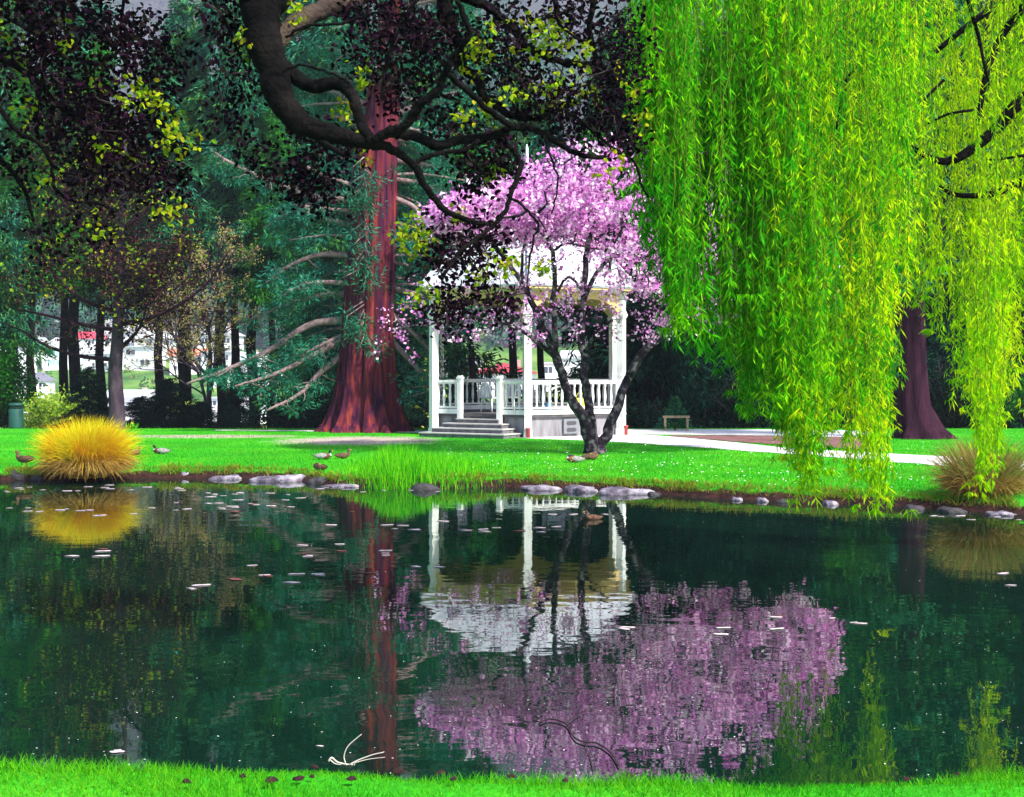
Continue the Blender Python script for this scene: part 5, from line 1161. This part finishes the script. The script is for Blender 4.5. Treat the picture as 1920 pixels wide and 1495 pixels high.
# ------------------------------------------------------------------ ducks
def duck(base, rz, kind, pose, label, s=1.0):
    t = thing('duck', base, label, 'duck', 'ducks by the pond')
    drake = kind == 'drake'
    # spine stations: x forward, z up, half width, half height, material slot
    body = [(-.30, .13, .008, .006, 0), (-.25, .12, .035, .02, 0), (-.18, .11, .075, .055, 1), (-.08, .105, .105, .085, 1), (.03, .105, .118, .1, 1), (.12, .11, .108, .098, 2), (.19, .125, .082, .085, 2), (.235, .15, .055, .06, 2)]
    if pose == 'rest':   neck = [(.245, .185, .042, .042, 3), (.235, .215, .038, .04, 4), (.235, .25, .046, .046, 4), (.25, .272, .042, .036, 4), (.285, .268, .028, .024, 4)]
    elif pose == 'tuck': neck = [(.225, .18, .05, .045, 3), (.18, .205, .048, .042, 4), (.13, .215, .046, .038, 4), (.08, .21, .034, .03, 4), (.05, .205, .02, .018, 4)]
    else:                neck = [(.25, .19, .05, .05, 3), (.245, .23, .04, .042, 4), (.245, .262, .04, .042, 4), (.257, .292, .05, .048, 4), (.285, .302, .043, .037, 4), (.313, .298, .027, .023, 4)]
    lift = {'rest': -.035, 'tuck': -.035, 'stand': .1, 'alert': -.02, 'swim': -.06}[pose]
    st = body + neck
    s *= .78
    c_, s_ = math.cos(rz), math.sin(rz); b = np.array(base, float)
    def T(v): return (np.asarray(v, float) * s) @ np.array([[c_, s_, 0], [-s_, c_, 0], [0, 0, 1]]) + b + np.array([0, 0, lift * s])
    pts = np.array([(q[0], 0, q[1]) for q in st]); tn = unit(np.gradient(pts, axis=0)); k = 14; a = np.arange(k) / k * 2 * np.pi
    V = []
    for q, p, tt in zip(st, pts, tn):
        up = unit(np.cross(tt, [0, -1.0, 0]))
        if abs(up[2]) < 1e-3: up = np.array([0, 0, 1.0])
        V.append(p + np.outer(np.cos(a) * q[2], [0, 1, 0]) + np.outer(np.sin(a) * q[3], up))
    mb = MB(); n = len(st)
    for i in range(n - 1):
        j = np.arange(k); f = np.c_[j, (j + 1) % k, k + (j + 1) % k, k + j]
        mb.add(T(np.vstack([V[i], V[i + 1]])), f, st[i + 1][4], True)
    mb.add(T(V[0]), [np.arange(k)[::-1][None]], 0); mb.add(T(V[-1]), [np.arange(k)[None]], 4)
    mats = [M['d_dark'], M['d_grey'], M['d_chest'] if 'chest' in label else M['d_brown'], M['d_white'], M['d_dark']] if drake else [M['d_brown'], M['d_brown'], M['d_brown'], M['d_brown'], M['d_brown']]
    mb.build('body', mats, t)
    h = st[-1]; hd = pts[-1] - pts[-2]; hd = hd / np.linalg.norm(hd)
    mb = MB(); p0 = pts[-1]; q = np.array([[0, -.02, .014], [0, .02, .014], [0, .02, -.012], [0, -.02, -.012]]); q2 = np.array([[.055, -.022, -.004], [.055, .022, -.004], [.055, .02, -.014], [.055, -.02, -.014]])
    sg = 1 if hd[0] >= 0 else -1
    mb.add(T(np.vstack([q * [1, 1, 1], q2 * [sg, 1, 1]]) + p0), np.array([[0, 1, 5, 4], [1, 2, 6, 5], [2, 3, 7, 6], [3, 0, 4, 7], [4, 5, 6, 7]])); mb.build('bill', M['d_bill'], t)
    for sd in (-1, 1):
        e = pts[-3] * .5 + pts[-2] * .5 + np.array([0, sd * .036, .012]); mb = MB()
        mb.lathe([(0, -.007), (.006, -.004), (.007, 0), (.006, .004), (0, .007)], (0, 0, 0), 6); mb.V[0] = T(mb.V[0] + e); mb.build('eye', M['eye'], t)
        # folded wing
        wv = []
        for xx, zz, hw, yy in ((.13, .15, .012, .098), (.07, .15, .05, .117), (-.04, .145, .055, .116), (-.15, .14, .035, .085), (-.26, .14, .01, .03)):
            wv += [(xx, sd * (yy - .006), zz + hw), (xx, sd * (yy + .008), zz), (xx, sd * (yy + .0), zz - hw)]
        wv = np.array(wv); ff = []
        for i in range(4):
            for j in range(2): ff.append([3*i+j, 3*i+j+1, 3*i+j+4, 3*i+j+3])
        mb = MB(); mb.add(T(wv), np.array(ff), 0, True); mb.build('wing', M['d_grey'] if drake else M['d_brown'], t)
    if pose == 'stand':
        for sd in (-.045, .045):
            mb = MB(); mb.tube(T([[-.0, sd, .04], [.0, sd, -.03], [.01, sd, -.095]]), [.016, .01, .009], 6)
            mb.add(T([[-.02, sd, -.097], [.06, sd - .03, -.099], [.07, sd, -.097], [.06, sd + .03, -.099], [.01, sd, -.085]]), [np.array([[0, 1, 4], [1, 2, 4], [2, 3, 4], [3, 0, 4]])]); mb.build('leg', M['d_bill'], t)
    return t
PI = math.pi
def gl(px, py):
    g = G(px, py); g[2] = land(g[:1], g[1:2])[0] + .02; return g
duck(gl(304, 852), PI, 'drake', 'rest', 'dark headed drake resting on the lawn right of the golden tussock', .95)
duck(gl(246, 855), .3, 'hen', 'rest', 'brown duck resting half hidden behind the golden tussock', .95)
duck(gl(604, 862), .2, 'drake', 'rest', 'drake with white flank resting left of the tall grass', .92)
duck(gl(641, 861), .5, 'hen', 'alert', 'brown duck with raised head beside the tall grass', .8)
duck(gl(601, 880), 2.6, 'hen', 'tuck', 'grey brown duck sleeping near the dark bank stone', .8)
duck(gl(1080, 868), PI, 'drake', 'tuck', 'chestnut chested drake lying left of the blossom tree foot', .92)
duck(gl(1106, 863), .4, 'hen', 'tuck', 'mottled brown duck asleep against the blossom tree foot', .92)
duck(gl(48, 876), PI - .3, 'hen', 'stand', 'brown duck standing above the black boulder', .95)
duck(G(1114, 974, 0), PI + .4, 'hen', 'swim', 'small brown duck swimming on the pond', .62)

# ------------------------------------------------------------------ floating leaves
rng = np.random.default_rng(44)
FL = [(40, 918), (55, 914), (80, 919), (125, 921), (165, 913), (205, 910), (206, 917), (246, 919), (275, 914), (15, 923), (52, 953), (18, 953), (52, 959), (112, 957), (125, 955), (150, 958), (186, 967), (250, 964), (335, 917), (340, 920), (284, 953), (330, 943), (330, 957), (350, 955),
      (390, 925), (403, 927), (395, 932), (440, 927), (450, 925), (418, 930), (410, 944), (415, 953), (435, 950), (440, 952), (440, 960), (445, 938), (475, 946), (480, 947), (507, 949), (540, 928), (535, 938), (545, 951), (568, 934), (567, 1023), (570, 1038), (580, 1042), (636, 1021), (640, 1034), (600, 1079), (548, 1093), (136, 1043), (192, 1034), (190, 1043), (472, 1061), (495, 1079), (440, 1087), (376, 1098), (358, 1104), (555, 1077), (722, 1033), (722, 1038), (695, 1075), (780, 1063), (825, 1064),
      (620, 985), (755, 986), (780, 993), (740, 992), (725, 985), (875, 995), (905, 993), (930, 990), (915, 998), (975, 996), (1015, 998), (1012, 990), (830, 978), (1035, 965), (1075, 965), (1135, 965), (660, 960), (600, 917), (680, 923), (720, 920), (770, 920), (640, 915), (820, 922), (1170, 1180), (1350, 1190), (1355, 1178), (1460, 1155), (1455, 1180), (1560, 1160), (1600, 1168), (1880, 1076), (1895, 1098), (1900, 965), (1870, 970), (1820, 975), (1750, 968), (1910, 975), (1800, 968), (220, 1408), (600, 1400)]
fl_mesh = []
for k in range(4):
    mb = MB(); n = 14; a = np.arange(n) / n * 2 * np.pi; r = 1 + .22 * np.sin(2 * a + k) + .14 * np.sin(3 * a + 2 * k) + .08 * np.sin(7 * a)
    ring = lambda f, z: np.c_[f * r * np.cos(a) * .5, f * r * np.sin(a) * .36, np.full(n, z) + (0.03 * np.abs(np.sin(1.5 * a + k)) if f > .9 else 0)]
    v = np.vstack([ring(1, .012), ring(.6, .006), ring(.97, .0) - [0, 0, .012], [[0, 0, .004]]])
    i = np.arange(n); j = (i + 1) % n
    mb.add(v, [np.c_[i, j, j + n, i + n], np.c_[j, i, i + 2*n, j + 2*n], np.c_[i + n, j + n, np.full(n, 3 * n)]], 0, True)
    o = mb.build('floating_leaf', M['float'] if k < 3 else M['float_red']); fl_mesh.append(o.data); bpy.data.objects.remove(o)
for i, (px, py) in enumerate(FL):
    for rep in range(2 if i % 3 == 0 else 1):
        g = WB(px + rep * rng.normal() * 14, py + rep * rng.normal() * 2.5); ki = 3 if rng.random() < .08 else int(rng.integers(0, 3))
        o = bpy.data.objects.new('floating_leaf', fl_mesh[ki]); COL.objects.link(o); s = rng.uniform(.06, .13) * (1 if py < 1100 else .75 if py < 1300 else .5); o.location = (g[0], g[1], .004); o.scale = (s * 1.35, s, s); o.rotation_euler = (0, 0, rng.uniform(-.6, .6))
        tag(o, 'dull red dead leaf floating on the dark pond' if ki == 3 else 'pale pinkish leaf lying flat on the dark pond', 'floating leaf', 'red leaves floating on the pond' if ki == 3 else 'pale leaves floating on the pond')
n = 420; d = 1 / (1 / 26 + (1 / 7.6 - 1 / 26) * rng.random(n)); x = rng.uniform(-.37, .37, n) * d; ok = sdf(x, d) < -.2; x, d = x[ok], d[ok]; n = len(x)
mb = MB(); cards(mb, np.c_[x, d, np.full(n, .006)], np.c_[rng.normal(size=(n, 2)), rng.normal(size=n) * .1], rng.uniform(.006, .016, n), .009, b=np.repeat([[0., 0, 1]], n, 0), rng=rng)
tag(mb.build('floating_petals', M['daisy']), 'tiny pale petals floating all over the pond', 'petals', kind='stuff')

# driftwood twigs at the near bank
DW = P(672, 1424, 6.95); t = thing('driftwood', DW, 'bleached dead twigs lying at the near water edge', 'driftwood')
for pts, r_ in (([(648, 1432), (645, 1418), (652, 1400), (668, 1385), (678, 1377)], .006), ([(616, 1428), (622, 1421), (632, 1429), (648, 1433), (662, 1434)], .009), ([(655, 1434), (675, 1424), (700, 1415), (718, 1411)], .006), ([(660, 1432), (690, 1424), (722, 1420)], .004), ([(664, 1436), (668, 1428), (690, 1419)], .004), ([(618, 1424), (628, 1432), (640, 1434)], .006)):
    p = smooth(np.array([P(x, y, 6.95) for x, y in pts]), 4); r_ *= .6; mb = MB(); mb.tube(p, np.linspace(r_, r_ * .5, len(p)), 6); mb.build('twig', M['drift'], t)
# thin dark branching shape lying flat on the water
DB = P(1080, 1370, 8.2); DB[2] = 0; t = thing('branch_shape', DB, 'thin dark branching shape lying on the water over the pink reflection', 'branch')
for pts, r_ in (([(1012, 1358), (1030, 1352), (1060, 1360), (1075, 1385), (1095, 1395), (1120, 1398), (1145, 1415), (1160, 1440)], .008), ([(1060, 1360), (1080, 1345), (1100, 1334)], .005), ([(1095, 1395), (1105, 1420), (1112, 1450)], .004)):
    p = []
    for x, y in pts: g = WB(x, y); p.append([g[0], g[1], .012])
    mb = MB(); mb.tube(smooth(np.array(p), 4), r_ * .6, 6); mb.build('twig', M['twig'], t)
# dark clods on the near grass
rng = np.random.default_rng(45); cm = None
for px, py in [(70, 1422), (455, 1470), (510, 1478), (440, 1437), (590, 1452), (585, 1470), (560, 1475), (745, 1460), (825, 1462), (865, 1460), (850, 1475), (660, 1475), (1300, 1462), (1490, 1458), (1515, 1472), (1060, 1478), (260, 1425), (350, 1480), (960, 1470), (1180, 1470), (1700, 1475), (1800, 1465)]:
    d = 6.2; 
    for _ in range(8):
        x = (px - CX) / F * d; z = float(land([x], [d])[0]); d = min(7.0, F * (CH - z) / (py - HY))
    if cm is None:
        mb = MB(); k, n = 10, 5; a = np.arange(k) / k * 6.283; V = []
        for i, (r_, z_) in enumerate(((.9, -.02), (1, .2), (.85, .5), (.5, .75), (0.02, .85))): V.append(np.c_[r_ * np.cos(a) * (1 + .2 * np.sin(3 * a + i)), r_ * np.sin(a) * (1 + .2 * np.sin(2 * a + i)), np.full(k, z_) + rng.normal(size=k) * .08])
        i, j = np.meshgrid(np.arange(n - 1), np.arange(k), indexing='ij'); mb.add(np.vstack(V), np.stack([i*k+j, i*k+(j+1) % k, (i+1)*k+(j+1) % k, (i+1)*k+j], -1).reshape(-1, 4), 0, True)
        o = mb.build('earth_clod', M['soil']); cm = o.data
    else:
        o = bpy.data.objects.new('earth_clod', cm); COL.objects.link(o)
    s = rng.uniform(.012, .026); o.location = (x, d, z + .03); o.scale = (s * 1.3, s, s); o.rotation_euler = (0, 0, rng.uniform(0, 6))
    tag(o, 'small dark clod of earth in the near grass', 'clod', 'earth clods in the near grass')

for o in bpy.data.objects:
    if '_base' in o: del o['_base']

# ------------------------------------------------------------------ air
mb = MB(); mb.box((0, 1600, 275), (3700, 3300, 600))
m, nt, out = nodes('air'); v = nt.nodes.new('ShaderNodeVolumePrincipled'); v.inputs['Color'].default_value = (0.72, 0.8, 1.0, 1); v.inputs['Density'].default_value = 0.00028
nt.links.new(v.outputs[0], out.inputs['Volume'])
tag(mb.build('haze', m), 'pale blue haze in front of the far hillside', 'haze', kind='stuff')
# ------------------------------------------------------------------ light, sky, camera
sd = Vector((0.55, -0.5, 0.8)).normalized()
sun = bpy.data.lights.new('sun', 'SUN'); sun.energy = 4.2; sun.angle = math.radians(3.0); sun.color = (1.0, 0.95, 0.86)
so = bpy.data.objects.new('sun', sun); COL.objects.link(so); so.location = (30, -20, 60)
so.rotation_euler = sd.to_track_quat('Z', 'Y').to_euler()
w = bpy.data.worlds.new('World'); SC.world = w; w.use_nodes = True; nt = w.node_tree; nt.nodes.clear()
sk = nt.nodes.new('ShaderNodeTexSky'); sk.sky_type = 'NISHITA'; sk.sun_disc = False
sk.sun_elevation = math.asin(sd.z); sk.sun_rotation = math.atan2(sd.x, sd.y)
bg = nt.nodes.new('ShaderNodeBackground'); bg.inputs['Strength'].default_value = 0.13
wo = nt.nodes.new('ShaderNodeOutputWorld'); nt.links.new(sk.outputs[0], bg.inputs[0]); nt.links.new(bg.outputs[0], wo.inputs[0])

cam = bpy.data.cameras.new('camera'); co = bpy.data.objects.new('camera', cam); COL.objects.link(co)
co.location = (0, 0, CH); co.rotation_euler = (math.radians(90), 0, 0)
cam.sensor_fit = 'HORIZONTAL'; cam.sensor_width = 36.0; cam.lens = 36.0 * F / 1920.0
cam.shift_x = 0.0; cam.shift_y = -(747.5 - HY) / 1920.0
cam.clip_start = 0.1; cam.clip_end = 6000
SC.camera = co
vs = SC.view_settings; vs.view_transform = 'Standard'; vs.look = 'None'; vs.exposure = 1.3; vs.gamma = 1.0; vs.use_curve_mapping = False
cy = SC.cycles; cy.max_bounces = 6; cy.diffuse_bounces = 3; cy.glossy_bounces = 3; cy.transmission_bounces = 3; cy.transparent_max_bounces = 4
cy.use_denoising = True; cy.caustics_reflective = False; cy.caustics_refractive = False
